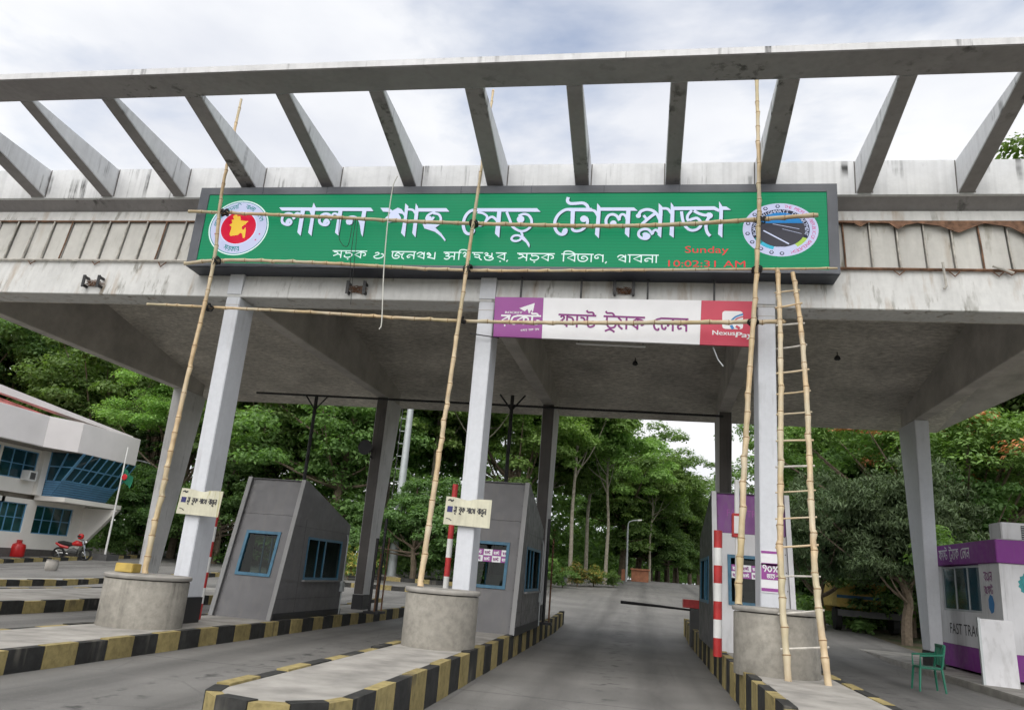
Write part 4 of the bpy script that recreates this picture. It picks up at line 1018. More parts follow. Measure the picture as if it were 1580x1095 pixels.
def board(px0, py0, px1, py1, Y, tilt, label, seed):
    a = atY(px0, py0, Y); b = atY(px1, py1, Y)
    x0, x1, z1, z0 = a[0], b[0], a[2], b[2]
    w_, h_ = x1-x0, z1-z0
    t_ = thing('notice_board', label, 'sign', ((x0+x1)/2, Y, z0), 'worn cream notice boards on the front columns')
    rnd = random.Random(seed)
    nx = 14; ny = 6; vs = []
    dent = rnd.uniform(.4, .6)
    def pt(u, v):
        cr = math.exp(-((u-dent)*6)**2)*max(0, v-.55)*.16
        return (x0+u*w_+v*tilt*h_, Y+cr+.012*math.sin(u*9+seed)*v, z0+v*h_-cr*.5-u*.02)
    for j in range(ny+1):
        for i in range(nx+1): vs.append(pt(i/nx, j/ny))
    n1 = len(vs); vs += [(x, y+.012, z) for x, y, z in vs]
    fs = [(j*(nx+1)+i, j*(nx+1)+i+1, (j+1)*(nx+1)+i+1, (j+1)*(nx+1)+i) for j in range(ny) for i in range(nx)]
    fs += [tuple(k+n1 for k in f[::-1]) for f in fs]
    edge = [i for i in range(nx+1)]+[j*(nx+1)+nx for j in range(1, ny+1)]+[ny*(nx+1)+i for i in range(nx-1, -1, -1)]+[j*(nx+1) for j in range(ny-1, 0, -1)]
    fs += [(edge[k], edge[k-1], edge[k-1]+n1, edge[k]+n1) for k in range(len(edge))]
    m = MB(); m.add(vs, fs); m.build('plate', 'board_paint', t_, True)
    def fn(u, v, h):
        p = pt(u, v); return (p[0], p[1]-h, p[2])
    p_ = Plate(fn)
    ch = ['ব্লু',' ','ব','ু','ক',' ','স','া','ে','থ',' ','র','া','খ','ু','ন']
    sq = .70/(bnwidth(ch)*.2)
    bengali(p_, ch, .2, .46, .2, .11, sq); p_.build('lettering', 'dark_print', t_)
    p_ = Plate(fn); p_.poly([(.05, .45), (.17, .45), (.17, .66), (.05, .66)]); p_.build('blue_patch', 'navy_print', t_)
    p_ = Plate(fn); p_.ribbon([(.05, .86), (.1, .9), (.13, .84), (.17, .9)], .04, 3); p_.ribbon([(.05, .22), (.12, .2), (.17, .14)], .025, 3); p_.build('scribble', 'dark_print', t_)
    m = MB(); m.box(((x0+x1)/2-.02, Y+.02, z0+.3*h_), ((x0+x1)/2+.02, 13.34, z0+.4*h_)); m.build('clamp', 'black_paint', t_)
board(279, 752, 336, 796, 13.26, 0.06, 'cream notice board torn at the top on the left column', 3)
board(688, 765, 755, 813, 13.26, 0.02, 'cream notice board dented at the top on the middle column', 8)

def post(px, pyt, pyb, Y, label, r=.05, lean=0.0, z0=None, n=8):
    a = atY(px, pyt, Y); x, zt = a[0], a[2]
    z0 = .27 if z0 is None else z0
    t_ = thing('striped_post', label, 'post', (x, Y, z0), 'red and white guard posts beside the booths')
    hh = (zt-z0)/n
    for i in range(n):
        m = MB(); m.tube([(x+lean*(i*hh), Y, z0+i*hh), (x+lean*((i+1)*hh), Y, z0+(i+1)*hh)], r, 10)
        m.build('band', 'red_paint' if (n-i) % 2 else 'white_paint', t_, True)
post(335, 789, 935, 14.5, 'red and white post right of the left column', .05, 0, .27, 7)
post(703, 747, 880, 14.5, 'red and white post left of the middle column', .055, 0, .42, 8)
post(1108, 818, 960, 14.5, 'red and white post at the purple booth', .075, 0, .5, 7)

# ================================================================== TOLL BOOTHS
def booth(xl, xr, z0, zt, label, wall, front, edge, top=None, yf=15.62, yt=16.35, yr=19.45, name='toll_booth'):
    t_ = thing(name, label, 'toll booth', ((xl+xr)/2, yf, z0))
    H = zt-z0; zr = z0+H*.74; th = .085
    prof = [(yf, z0), (yt, zt), (yt+.16, zt), (yr, zr), (yr, z0)]
    def fy(z): return yf+(yt-yf)*(z-z0)/H
    wz0, wz1 = z0+.83, z0+1.75; wy0, wy1 = 16.95, yr-.42
    for side in (0, 1):
        xa = xl if side == 0 else xr-th; xb = xa+th
        # side wall built round its window opening
        m = MB()
        def pr(poly): m.prism([(0, y, z) for y, z in poly], (xa, 0, 0), (xb, 0, 0))
        pr([(yf, z0), (fy(wz0), wz0), (yr, wz0), (yr, z0)]); pr([(fy(wz0), wz0), (fy(wz1), wz1), (wy0, wz1), (wy0, wz0)])
        pr([(wy1, wz0), (wy1, wz1), (yr, wz1), (yr, wz0)]); pr([(fy(wz1), wz1), (yt, zt), (yt+.16, zt), (yr, zr), (yr, wz1)])
        w1 = m.build('side_wall', wall, t_)
        m = MB(); m.prism([(0, yf-.012, z0), (0, fy(zt)-.012, zt+.01), (0, fy(zt)+.02, zt+.01), (0, yf+.02, z0)], (xa-.004, 0, 0), (xb+.004, 0, 0)); m.build('edge_strip', edge, t_)
        xo = xa-.012 if side == 0 else xb+.012; xi = xa+.03 if side == 0 else xb-.03
        x0_, x1_ = sorted((xo, xi))
        m = MB(); g = .045
        ymid = (wy0+wy1)/2
        m.box((x0_, wy0-.01, wz0-.01), (x1_, wy0+g, wz1+.01)); m.box((x0_, wy1-g, wz0-.01), (x1_, wy1+.01, wz1+.01))
        m.box((x0_, wy0+g, wz0-.01), (x1_, wy1-g, wz0+g)); m.box((x0_, wy0+g, wz1-g), (x1_, wy1-g, wz1+.01))
        m.box((x0_+.005, ymid-.03, wz0+g), (x1_-.005, ymid+.03, wz1-g)); m.box((x0_+.005, wy0+.6, wz0+g), (x1_-.005, wy0+.64, wz1-g))
        fr_ = m.build('window_frame', 'frame_blue', t_)
        xm = (xo+xi)/2
        for ya, yb in ((wy0+g, wy0+.6), (wy0+.64, ymid-.03), (ymid+.03, wy1-g)):
            m = MB(); m.add([(xm, ya, wz0+g), (xm, yb, wz0+g), (xm, yb, wz1-g), (xm, ya, wz1-g)], [(0, 1, 2, 3)]); child(m.build('pane', 'booth_glass'), fr_)
    # front panel between the walls, with window opening
    fx0, fx1 = xl+th+.003, xr-th-.003; rec = .07
    fw0, fw1 = z0+.86, z0+1.78; a0, a1 = xl+.30, xr-.30
    m = MB()
    def fp_(x0_, x1_, za, zb): m.hexa([(x0_, fy(za)+rec, za), (x1_, fy(za)+rec, za), (x1_, fy(za)+rec+.05, za), (x0_, fy(za)+rec+.05, za), (x0_, fy(zb)+rec, zb), (x1_, fy(zb)+rec, zb), (x1_, fy(zb)+rec+.05, zb), (x0_, fy(zb)+rec+.05, zb)])
    zm = z0+H*.73
    fp_(fx0, fx1, z0, fw0); fp_(fx0, a0, fw0, fw1); fp_(a1, fx1, fw0, fw1); fp_(fx0, fx1, fw1, zm-.006)
    m.build('front_panel', front, t_)
    m = MB(); fp_(fx0, fx1, zm, zt-.02); m.build('upper_panel', top or front, t_)
    m = MB(); g = .05
    def ff(x0_, x1_, za, zb): m.hexa([(x0_, fy(za)+rec-.025, za), (x1_, fy(za)+rec-.025, za), (x1_, fy(za)+rec+.06, za), (x0_, fy(za)+rec+.06, za), (x0_, fy(zb)+rec-.025, zb), (x1_, fy(zb)+rec-.025, zb), (x1_, fy(zb)+rec+.06, zb), (x0_, fy(zb)+rec+.06, zb)])
    ff(a0-.012, a0+g, fw0-.012, fw1+.012); ff(a1-g, a1+.012, fw0-.012, fw1+.012); ff(a0+g, a1-g, fw0-.012, fw0+g); ff(a0+g, a1-g, fw1-g, fw1+.012)
    fr_ = m.build('window_frame', 'blue_frame', t_)
    m = MB(); za, zb = fw0+g, fw1-g
    m.add([(a0+g, fy(za)+rec+.02, za), (a1-g, fy(za)+rec+.02, za), (a1-g, fy(zb)+rec+.02, zb), (a0+g, fy(zb)+rec+.02, zb)], [(0, 1, 2, 3)])
    child(m.build('pane', 'booth_glass'), fr_)
    # roof, rear wall, dark inside floor and desk
    m = MB(); m.hexa([(fx0, yt+.02, zt-.02), (fx1, yt+.02, zt-.02), (fx1, yt+.16, zt-.02), (fx0, yt+.16, zt-.02), (fx0, yt+.02, zt-.005), (fx1, yt+.02, zt-.005), (fx1, yt+.16, zt-.005), (fx0, yt+.16, zt-.005)])
    m.hexa([(fx0, yt+.163, zt-.06), (fx1, yt+.163, zt-.06), (fx1, yr-.01, zr-.06), (fx0, yr-.01, zr-.06), (fx0, yt+.163, zt-.01), (fx1, yt+.163, zt-.01), (fx1, yr-.01, zr-.01), (fx0, yr-.01, zr-.01)])
    m.build('roof', wall, t_)
    m = MB(); m.hexa([(fx0, fy(zt)+.16, zt-.11), (fx1, fy(zt)+.16, zt-.11), (fx1, yr-.09, zr-.11), (fx0, yr-.09, zr-.11), (fx0, fy(zt)+.16, zt-.09), (fx1, fy(zt)+.16, zt-.09), (fx1, yr-.09, zr-.09), (fx0, yr-.09, zr-.09)]); m.build('ceiling_shade_sheet', 'booth_dark', t_)  # dark sheet added below the roof so the inside reads as shaded
    m = MB(); m.hexa([(xl+th+.004, fy(z0)+.16, z0), (xl+th+.012, fy(z0)+.16, z0), (xl+th+.012, 16.9, z0), (xl+th+.004, 16.9, z0), (xl+th+.004, fy(zt)+.15, zt-.12), (xl+th+.012, fy(zt)+.15, zt-.12), (xl+th+.012, 16.9, zt-.3), (xl+th+.004, 16.9, zt-.3)]); m.build('wall_shade_sheet', 'booth_dark', t_)  # dark sheet added along the left wall, standing in for interior shade
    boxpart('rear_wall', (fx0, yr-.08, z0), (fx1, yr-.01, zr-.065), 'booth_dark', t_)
    boxpart('counter', (fx0+.02, 16.5, z0+.75), (fx1-.02, 17.1, z0+.8), 'booth_dark', t_)
    boxpart('monitor', (xl+.5, 16.9, z0+.82), (xl+.9, 16.95, z0+1.12), 'box_grey', t_)
    # seams, sills, rivets, skirting and a conduit on the cladding
    for zz in (z0+.42, z0+H*.66):
        if zz < zr-.05: boxpart('seam', (xr+.001, fy(zz)+.03, zz), (xr+.0035, (wy0-.06 if wz0 < zz < wz1 else yr-.02), zz+.012), 'booth_dark', t_)
    boxpart('seam', (xr+.001, wy0-.25, z0+.02), (xr+.0035, wy0-.238, z0+H*.72), 'booth_dark', t_)
    boxpart('sill', (xr+.001, wy0-.06, wz0-.05), (xr+.07, wy1+.06, wz0-.012), 'booth_edge', t_)
    boxpart('skirting', (xr+.001, yf+.05, z0-.02), (xr+.02, yr, z0+.14), 'black_paint', t_)
    m = MB()
    for k in range(9):
        zz = z0+.15+k*(H-.3)/8
        for xx in (xl+.12, xr-.12): m.lathe([(.012, 0), (.008, .006)], (xx, fy(zz)+rec-.006, zz), 6, 'Y')
    m.build('rivets', 'box_grey', t_)['kind'] = 'stuff'
    m = MB(); m.tube([(xr+.03, yr-.12, z0), (xr+.03, yr-.12, zr-.35), (xr+.0, yr-.14, zr-.25)], .018, 6); m.build('conduit', 'steel_grey', t_)
    boxpart('junction_box', (xr+.002, yr-.22, z0+.55), (xr+.07, yr-.05, z0+.8), 'steel_grey', t_, .006)
    return t_, fy, rec
bt1, fy1, rec1 = booth(-8.80, -7.42, .27, 3.23, 'dark grey sloped toll booth behind the left column', 'booth_grey', 'booth_grey', 'booth_edge')
bt2, fy2, rec2 = booth(-3.72, -2.40, .42, 3.50, 'dark grey sloped toll booth with purple window stickers', 'booth_grey', 'booth_grey', 'booth_edge', yf=15.9, yt=16.6, yr=19.7)
bt3, fy3, rec3 = booth(1.42, 2.93, .5, 3.53, 'purple and white toll booth behind the ladder', 'booth_dark', 'booth_white', 'booth_white', 'booth_purple')
for bt, fyy, xl, zb in ((bt2, fy2, -3.42, 1.92), (bt3, fy3, 1.78, 1.98)):
    # chequered payment stickers along the top of the front window
    for r in range(2):
        for c in range(4):
            x0 = xl+c*.19; z0 = zb+r*-.13
            yv = lambda z: fyy(z)+.07+.015
            m = MB(); m.add([(x0, yv(z0), z0), (x0+.185, yv(z0), z0), (x0+.185, yv(z0+.126), z0+.126), (x0, yv(z0+.126), z0+.126)], [(0, 1, 2, 3)])
            pu = (r+c) % 2 == 0
            s_ = m.build('sticker', 'purple_print' if pu else 'white_print', bt)
            p_ = Plate(lambda u, v, h, f=yv: (u, f(v)-h*.5, v))
            bengali(p_, ['র','ে','ক','ট'], x0+.02, z0+.03, .05, .22, .8)
            child(p_.build('lettering', 'white_print' if pu else 'purple_letter', None), s_)
p_ = Plate(lambda u, v, h: (u, fy3(v)+.07-h, v))
roman(p_, 'FAST TRACK', 1.72, 3.05, .9, .14); p_.build('lettering', 'purple_print', bt3)
# poster on the right column
ps = thing('poster', 'purple and white ten percent discount poster on the right column', 'poster', (2.08, 13.33, 1.6))
x0, x1, z0, z1 = 1.94, 2.225, 1.62, 2.28; PY = 13.332
boxpart('sheet', (x0, PY, z0), (x1, PY+.006, z1), 'white_print', ps)
for a, b in ((z0+.02, z0+.07), (z0+.2, z0+.45), (z1-.05, z1-.01), (z1-.24, z1-.2)):
    p_ = Plate(yplane(PY)); p_.poly([(x0+.004, a), (x1-.004, a), (x1-.004, b), (x0+.004, b)], .003); p_.build('stripe', 'purple_print', ps)
p_ = Plate(yplane(PY-.003)); bengali(p_, ['১','০','%'], x0+.02, z0+.31, .12, .16); bengali(p_, ['ছ','া','ড়'] if 'ছ' in G else ['জ','া','ড়'], x0+.09, z0+.225, .06, .18); p_.build('lettering', 'white_print', ps)
p_ = Plate(yplane(PY)); p_.poly([(x0+.1, z1-.29), (x1-.01, z1-.29), (x1-.01, z1-.25), (x0+.1, z1-.25)], .003); p_.build('stripe', 'yellow_print', ps)
# lane signal: white post with red box
a = atY(1137, 740, 14.9); x = a[0]
ls = thing('lane_signal', 'white post carrying a red signal box before the purple booth', 'signal', (x, 14.9, .5))
m = MB(); m.tube([(x, 14.9, .48), (x, 14.9, 2.55)], .035, 8); m.build('post', 'white_paint', ls, True)
m = MB(); m.tube([(x, 14.9, 2.98), (x, 14.9, a[2])], .045, 8); m.build('tube', 'white_paint', ls, True)
boxpart('box', (x-.09, 14.84, 2.55), (x+.13, 14.98, 2.98), 'red_paint', ls, .01); boxpart('face', (x-.06, 14.825, 2.62), (x+.03, 14.838, 2.93), 'white_paint', ls)

# raised boom barriers and the black posts behind the booths
def boom(px, pyt, pyb, Y, label, z0, chain=False):
    a = atY(px, pyt, Y); x, zt = a[0], a[2]
    t_ = thing('boom_barrier', label, 'barrier', (x, Y, z0), 'boom barriers behind the booths')
    boxpart('foot', (x-.12, Y-.12, z0), (x+.22, Y+.12, z0+.06), 'black_paint', t_)
    m = MB(); m.tube([(x, Y, z0), (x, Y, zt)], .04, 8); m.build('arm', 'black_paint', t_)
    m = MB(); m.tube([(x+.14, Y, z0), (x+.14, Y, z0+(zt-z0)*.8)], .022, 6); m.build('stay', 'rusty_steel', t_)
    if chain:
        m = MB()
        for k in range(14):
            zz = z0+.9+k*.11; m.lathe([(.03, -.008), (.038, 0), (.03, .008)], (x+.16+.015*math.sin(k), Y-.03, zz), 8)
        m.build('chain', 'rusty_steel', t_)
boom(597, 800, 925, 20.6, 'raised black boom arm right of the second rear column', .3)
boom(583, 830, 930, 20.2, 'shorter black boom arm leaning by the second rear column', .3)
boom(848, 800, 955, 20.3, 'raised black boom arm with a chain behind the middle booth', .42, True)
t_ = thing('boom_barrier', 'lowered boom arm with red motor box left of the purple booth', 'barrier', (1.2, 23, .05), 'boom barriers behind the booths')
a = atY(1068, 915, 23); b = atY(960, 922, 25)
boxpart('motor_box', (a[0]-.05, 22.8, .05), (a[0]+.38, 23.2, 1.05), 'box_grey', t_); boxpart('lid', (a[0]-.25, 22.78, 1.06), (a[0]+.4, 23.22, 1.28), 'red_paint', t_)
m = MB(); m.tube([(a[0], 23, 1.0), (a[0]-.9, 23.1, 1.03), (b[0], 23.3, 1.05)], [.03, .04, .05], 6); m.build('arm', 'black_paint', t_)
# horn loudspeaker on the second rear column
x, y, z = atY(568, 692, 21.7)
hs_ = thing('horn_speaker', 'black horn loudspeaker on the second rear column', 'loudspeaker', (x, y, z))
m = MB(); m.lathe([(.22, -.32), (.20, -.30), (.10, -.12), (.05, 0), (.07, .02), (.07, .14)], (x, 21.75, z), 20, 'Y'); m.build('horn', 'black_paint', hs_, True)
m = MB(); m.tube([(x, 21.8, z), (x+.02, 21.9, z-.2), (-7.95, 21.96, z-.25)], .018, 6); m.build('arm', 'black_paint', hs_)
# hanging lamps under the slab
for px, py, lab in ((980, 560, 'dark hanging lamp under the ceiling behind the lane board'), (1292, 552, 'dark lamp fitting on the right ceiling bay')):
    LYc = 15.0
    while atY(px, py, LYc)[2] < slab(LYc)-.16: LYc += .05
    x, y, z = atY(px, py, LYc)
    t_ = thing('ceiling_lamp', lab, 'lamp', (x, y, z), 'dark lamps under the canopy')
    m = MB(); m.tube([(x, y, z), (x, y, slab(y))], .012, 6); m.build('rod', 'black_paint', t_)
    m = MB(); m.lathe([(.03, .06), (.06, .03), (.08, -.03), (.05, -.06)], (x, y, z), 12); m.build('shade', 'black_paint', t_, True)
m = MB(); m.tube([atY(1100, 535, 13.3), atY(1108, 555, 13.32), atY(1116, 565, 13.3)], .012, 6); tag(m.build('cable', 'steel_grey'), 'short pale cable dangling under the red panel', 'cable')

# ================================================================== PURPLE KIOSK (right)
KX, KY0, KY1, KX1 = 8.0, 19.45, 23.9, 11.6
kz0 = .2
ki = thing('ticket_kiosk', 'white kiosk with purple roof band and round green printed graphics', 'kiosk', (KX+1.8, KY0, kz0))
wz0, wz1, wy0, wy1 = 1.56, 2.66, 20.55, 22.95
m = MB()
m.box((KX, KY0, kz0+.55), (KX+.08, KY1, wz0)); m.box((KX, KY0, wz0), (KX+.08, wy0, wz1+.02)); m.box((KX, wy1, wz0), (KX+.08, KY1, wz1+.02))
m.build('side_wall', 'kiosk_white', ki)
m = MB(); m.box((KX+.083, KY0, kz0+.55), (KX1, KY0+.08, 2.68)); m.build('front_wall', 'kiosk_white', ki)
boxpart('rear_wall', (KX+.083, KY1-.08, kz0), (KX1, KY1, 2.68), 'booth_dark', ki)
m = MB(); m.box((KX+.01, KY0+.01, kz0), (KX1, KY1-.01, kz0+.545)); m.build('plinth', 'kiosk_purple', ki)
m = MB(); m.box((KX-.06, KY0-.06, 2.685), (KX1, KY1+.06, 3.2)); m.build('roof_band', 'kiosk_purple', ki, bev=.015); boxpart('roof', (KX+.0, KY0+.0, 3.203), (KX1-.01, KY1, 3.215), 'bounce_sheet', ki)  # grey sheet added on the roof to cut purple light bounced onto the canopy
boxpart('ledge', (KX-.02, KY0-.02, 1.50), (KX1, KY1, 1.545), 'booth_dark', ki) if False else None
m = MB(); g = .05
m.box((KX+.02, wy0, wz0), (KX+.07, wy0+g, wz1)); m.box((KX+.02, wy1-g, wz0), (KX+.07, wy1, wz1)); m.box((KX+.02, wy0+g, wz0), (KX+.07, wy1-g, wz0+g)); m.box((KX+.02, wy0+g, wz1-g), (KX+.07, wy1-g, wz1))
m.box((KX+.025, wy0+.75, wz0+g), (KX+.065, wy0+.8, wz1-g)); m.box((KX+.025, wy0+1.55, wz0+g), (KX+.065, wy0+1.6, wz1-g))
fr_ = m.build('window_frame', 'steel_grey', ki)
for ya, yb in ((wy0+g, wy0+.75), (wy0+.8, wy0+1.55), (wy0+1.6, wy1-g)):
    m = MB(); m.box((KX+.042, ya, wz0+g), (KX+.048, yb, wz1-g)); child(m.build('pane', 'office_glass'), fr_)
p_ = Plate(xplane(KX-.06)); ch = ['ফ','া','স্ট',' ','ট্র্যা','ক',' ','ে','ল','ন']
line_fit(p_, ch, (-22.85, 2.82), (-20.85, 2.82), .24, .13); p_.build('lettering', 'white_print', ki)
p_ = Plate(yplane(KY0-.06)); bengali(p_, ['ফ','া','স্ট',' ','ট্র্যা','ক',' ','ে','ল','ন'], 8.62, 2.82, .26, .13); p_.build('lettering', 'white_print', ki)
p_ = Plate(xplane(KX)); roman(p_, 'FAST TRACK', -22.6, 1.0, 2.1, .26); p_.build('lettering', 'dark_print', ki)
p_ = Plate(yplane(KY0)); roman(p_, 'FAST TRACK', 8.5, .95, 2.6, .36); p_.build('lettering', 'dark_print', ki)
p_ = Plate(xplane(KX)); p_.disc((-23.45, 2.3), .16, .16); p_.disc((-23.45, 1.85), .1, .2); p_.build('graphic', 'steel_grey', ki)
p_ = Plate(xplane(KX)); bengali(p_, ['এ','খ','ন'] if 'এ' in G else ['ব','খ','ন'], -20.3, 2.28, .2, .14); bengali(p_, ['র','ে','ক','ট'], -20.33, 2.0, .16, .14); p_.build('lettering', 'purple_letter', ki)
p_ = Plate(xplane(KX)); p_.disc((-20.0, 1.78), .16, .22, 7); p_.build('graphic', 'blue_print', ki)
for cx_, cz, r in ((8.75, 2.25, .36), (9.7, 1.75, .3), (8.8, 1.72, .2)):
    p_ = Plate(yplane(KY0)); p_.poly([(cx_+r*(1.0+.1*(i % 2))*math.cos(i*math.pi/18), cz+r*.8*(1.0+.1*(i % 2))*math.sin(i*math.pi/18)) for i in range(36)], .004); p_.build('graphic', 'teal_print', ki)
    p_ = Plate(yplane(KY0-.003)); p_.ribbon([(cx_-r*.5, cz-r*.15), (cx_, cz+r*.2), (cx_+r*.55, cz+r*.1)], r*.12, 4); p_.ribbon([(cx_-r*.4, cz-r*.35), (cx_+r*.1, cz-r*.1), (cx_+r*.5, cz-r*.2)], r*.08, 4); p_.build('graphic', 'blue_print', ki)
boxpart('skirting', (KX-.005, KY0+.3, .0), (KX+.3, KY0+.6, kz0), 'booth_dark', ki)
ac = thing('air_conditioner', 'grey air conditioner unit standing on the kiosk roof', 'air conditioner', (8.5, 20.2, 3.2))
boxpart('casing', (8.2, 19.65, 3.22), (9.3, 20.3, 3.62), 'kiosk_white', ac, .02)
m = MB(); m.box((8.62, 19.64, 3.25), (9.2, 19.648, 3.56)); gr = m.build('grille', 'booth_dark', ac)
for k in range(6): m = MB(); m.box((8.62, 19.632, 3.27+k*.05), (9.2, 19.639, 3.282+k*.05)); child(m.build('slat', 'steel_grey'), gr)
sb = thing('leaning_board', 'white advertising board leaning against the kiosk front corner', 'sign', (6.9, 18.4, .15))
m = MB(); m.hexa([(7.15, 18.55, .14), (7.75, 18.35, .14), (7.75, 18.39, .14), (7.15, 18.59, .14), (7.3, 19.0, 1.45), (7.9, 18.8, 1.45), (7.9, 18.84, 1.45), (7.3, 19.04, 1.45)]); m.build('sheet', 'kiosk_white', sb)
m = MB(); m.hexa([(7.13, 18.535, .14), (7.17, 18.52, .14), (7.17, 18.6, .14), (7.13, 18.61, .14), (7.28, 18.985, 1.47), (7.32, 18.97, 1.47), (7.32, 19.05, 1.47), (7.28, 19.06, 1.47)]); m.build('frame', 'steel_grey', sb)
# green plastic chair
chx, chy = 5.75, 17.6
gc = thing('plastic_chair', 'green plastic chair beside the right rear column', 'chair', (chx, chy, 0))
boxpart('seat', (chx-.22, chy-.22, .42), (chx+.22, chy+.22, .46), 'green_plastic', gc, .015)
for sx in (-1, 1):
    for sy in (-1, 1):
        m = MB(); m.tube([(chx+sx*.24, chy+sy*.24, 0), (chx+sx*.2, chy+sy*.2, .43)], [.02, .026], 6); m.build('leg', 'green_plastic', gc)
m = MB(); m.tube([(chx+.2, chy-.2, .45), (chx+.27, chy-.22, .88)], .024, 6); m.tube([(chx+.2, chy+.2, .45), (chx+.27, chy+.22, .88)], .024, 6)
for k in range(5): m.box((chx+.235, chy-.19+k*.085, .5), (chx+.255, chy-.145+k*.085, .86))
m.box((chx+.235, chy-.22, .84), (chx+.285, chy+.22, .9)); m.build('backrest', 'green_plastic', gc)
for sy in (-1, 1):
    m = MB(); m.tube([(chx-.2, chy+sy*.22, .45), (chx-.2, chy+sy*.24, .66), (chx+.25, chy+sy*.22, .7)], .02, 6); m.build('armrest', 'green_plastic', gc)

# ================================================================== OFFICE BUILDING (left)
def ground_hit(px, py):
    d = ray(px, py); t_ = 5.0
    while t_ < 400:
        p = CAM+d*t_
        if p[2] <= hgt(p[0], p[1]): return tuple(p)
        t_ += .1
    return tuple(CAM+d*t_)
gx, gy, gz = ground_hit(60, 858)
XF = gx
def fy_(px, py, X=None): return atX(px, py, XF if X is None else X)[1]
def fz_(px, py, X=None): return atX(px, py, XF if X is None else X)[2]
YE = fy_(126, 825)                        # right end of the building
Y0_ = gy-16
zb = hgt(XF, gy)-.2
zsl = fz_(60, 772); zpb = fz_(60, 694); zpt = fz_(60, 646)
of = thing('office_building', 'white two storey office with slanted blue glass bay and red roof trim', 'building', (XF-5, gy, zb))
def wall_with_holes(name, X, t0, ya, yb, za, zb_, holes, mat):
    """wall in the plane X, built round rectangular openings (y0, y1, z0, z1)"""
    m = MB(); hs = sorted(holes); y = ya
    for (h0, h1, q0, q1) in hs:
        if h0 > y: m.box((X-t0, y, za), (X, h0, zb_))
        m.box((X-t0, h0, za), (X, h1, q0)); m.box((X-t0, h0, q1), (X, h1, zb_)); y = h1
    if y < yb: m.box((X-t0, y, za), (X, yb, zb_))
    return m.build(name, mat, of)
def window(X, h, nx, nz, gm, fm='mullion', dep=.12, skew=0.0):
    y0, y1, z0, z1 = h
    m = MB(); g = .05
    m.box((X-dep-.03, y0, z0), (X-dep+.04, y0+g, z1)); m.box((X-dep-.03, y1-g, z0), (X-dep+.04, y1, z1))
    m.box((X-dep-.03, y0+g, z0), (X-dep+.04, y1-g, z0+g)); m.box((X-dep-.03, y0+g, z1-g), (X-dep+.04, y1-g, z1))
    for i in range(1, nx): yy = y0+(y1-y0)*i/nx; m.box((X-dep-.03, yy-.025, z0+g), (X-dep+.035, yy+.025, z1-g))
    for j in range(1, nz): zz = z0+(z1-z0)*j/nz; m.box((X-dep-.028, y0+g, zz-.02), (X-dep+.03, y1-g, zz+.02))
    f_ = m.build('window', fm, of)
    for i in range(nx):
        for j in range(nz):
            a, b = y0+(y1-y0)*i/nx+.03, y0+(y1-y0)*(i+1)/nx-.03; c, d = z0+(z1-z0)*j/nz+.025, z0+(z1-z0)*(j+1)/nz-.025
            mm = MB(); mm.add([(X-dep, a, c), (X-dep+random.uniform(-.006, .006), b, c), (X-dep, b, d), (X-dep, a, d)], [(0, 1, 2, 3)]); child(mm.build('pane', gm), f_)
wzl, wzh = fz_(80, 825), fz_(80, 782)
h1 = (fy_(-60, 800), fy_(0, 800), wzl, wzh); h1b = (fy_(5, 800)-.4, fy_(38, 800), wzl, wzh); h2 = (fy_(51, 805), fy_(110, 805), wzl, wzh)
wall_with_holes('lower_wall', XF, .3, Y0_, YE, zb+.55, zsl, [h1, h1b, h2], 'office_wall')
boxpart('plinth', (XF-.3, Y0_, zb), (XF+.02, YE-.02, zb+.548), 'office_plinth', of)
for h, n in ((h1, 4), (h1b, 3), (h2, 4)): window(XF, h, n, 2, 'teal_glass')
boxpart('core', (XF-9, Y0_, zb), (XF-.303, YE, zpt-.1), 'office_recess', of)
boxpart('end_wall', (XF-9, YE+.003, zb), (XF-.2, YE+.25, zsl), 'office_wall', of)
# fin wall that carries the overhanging bay
OV = 2.1
m = MB(); m.prism([(XF-.2, YE-.28, zb+.3), (XF+OV, YE-.28, zsl-.05), (XF-.2, YE-.28, zsl-.05)], (0, 0, 0), (0, .26, 0)); m.build('fin_wall', 'office_wall', of)
yb0 = fy_(64, 740)
boxpart('balcony_slab', (XF+.003, yb0-.2, zsl+.005), (XF+OV-.3, YE+.4, zsl+.24), 'office_wall', of)
# upper storey left: recessed windows above a plain band
zu0, zu1 = fz_(30, 738), fz_(30, 692)
hu = (fy_(-60, 700), fy_(-1, 700), zu0, zu1); hu2 = (fy_(2, 700), fy_(57, 716), zu0, zu1)
wall_with_holes('upper_wall', XF+.05, .3, Y0_, yb0, zsl+.243, zpb, [hu, hu2], 'office_wall')
window(XF+.05, hu, 4, 2, 'office_glass'); window(XF+.05, hu2, 3, 2, 'office_glass')
boxpart('air_conditioner', (XF+.05, hu2[0]+(hu2[1]-hu2[0])*.62, zu0-.05), (XF+.5, hu2[0]+(hu2[1]-hu2[0])*.85, zu0+.45), 'white_paint', of)
boxpart('grille', (XF+.502, hu2[0]+(hu2[1]-hu2[0])*.66, zu0+.02), (XF+.512, hu2[0]+(hu2[1]-hu2[0])*.80, zu0+.36), 'box_grey', of)
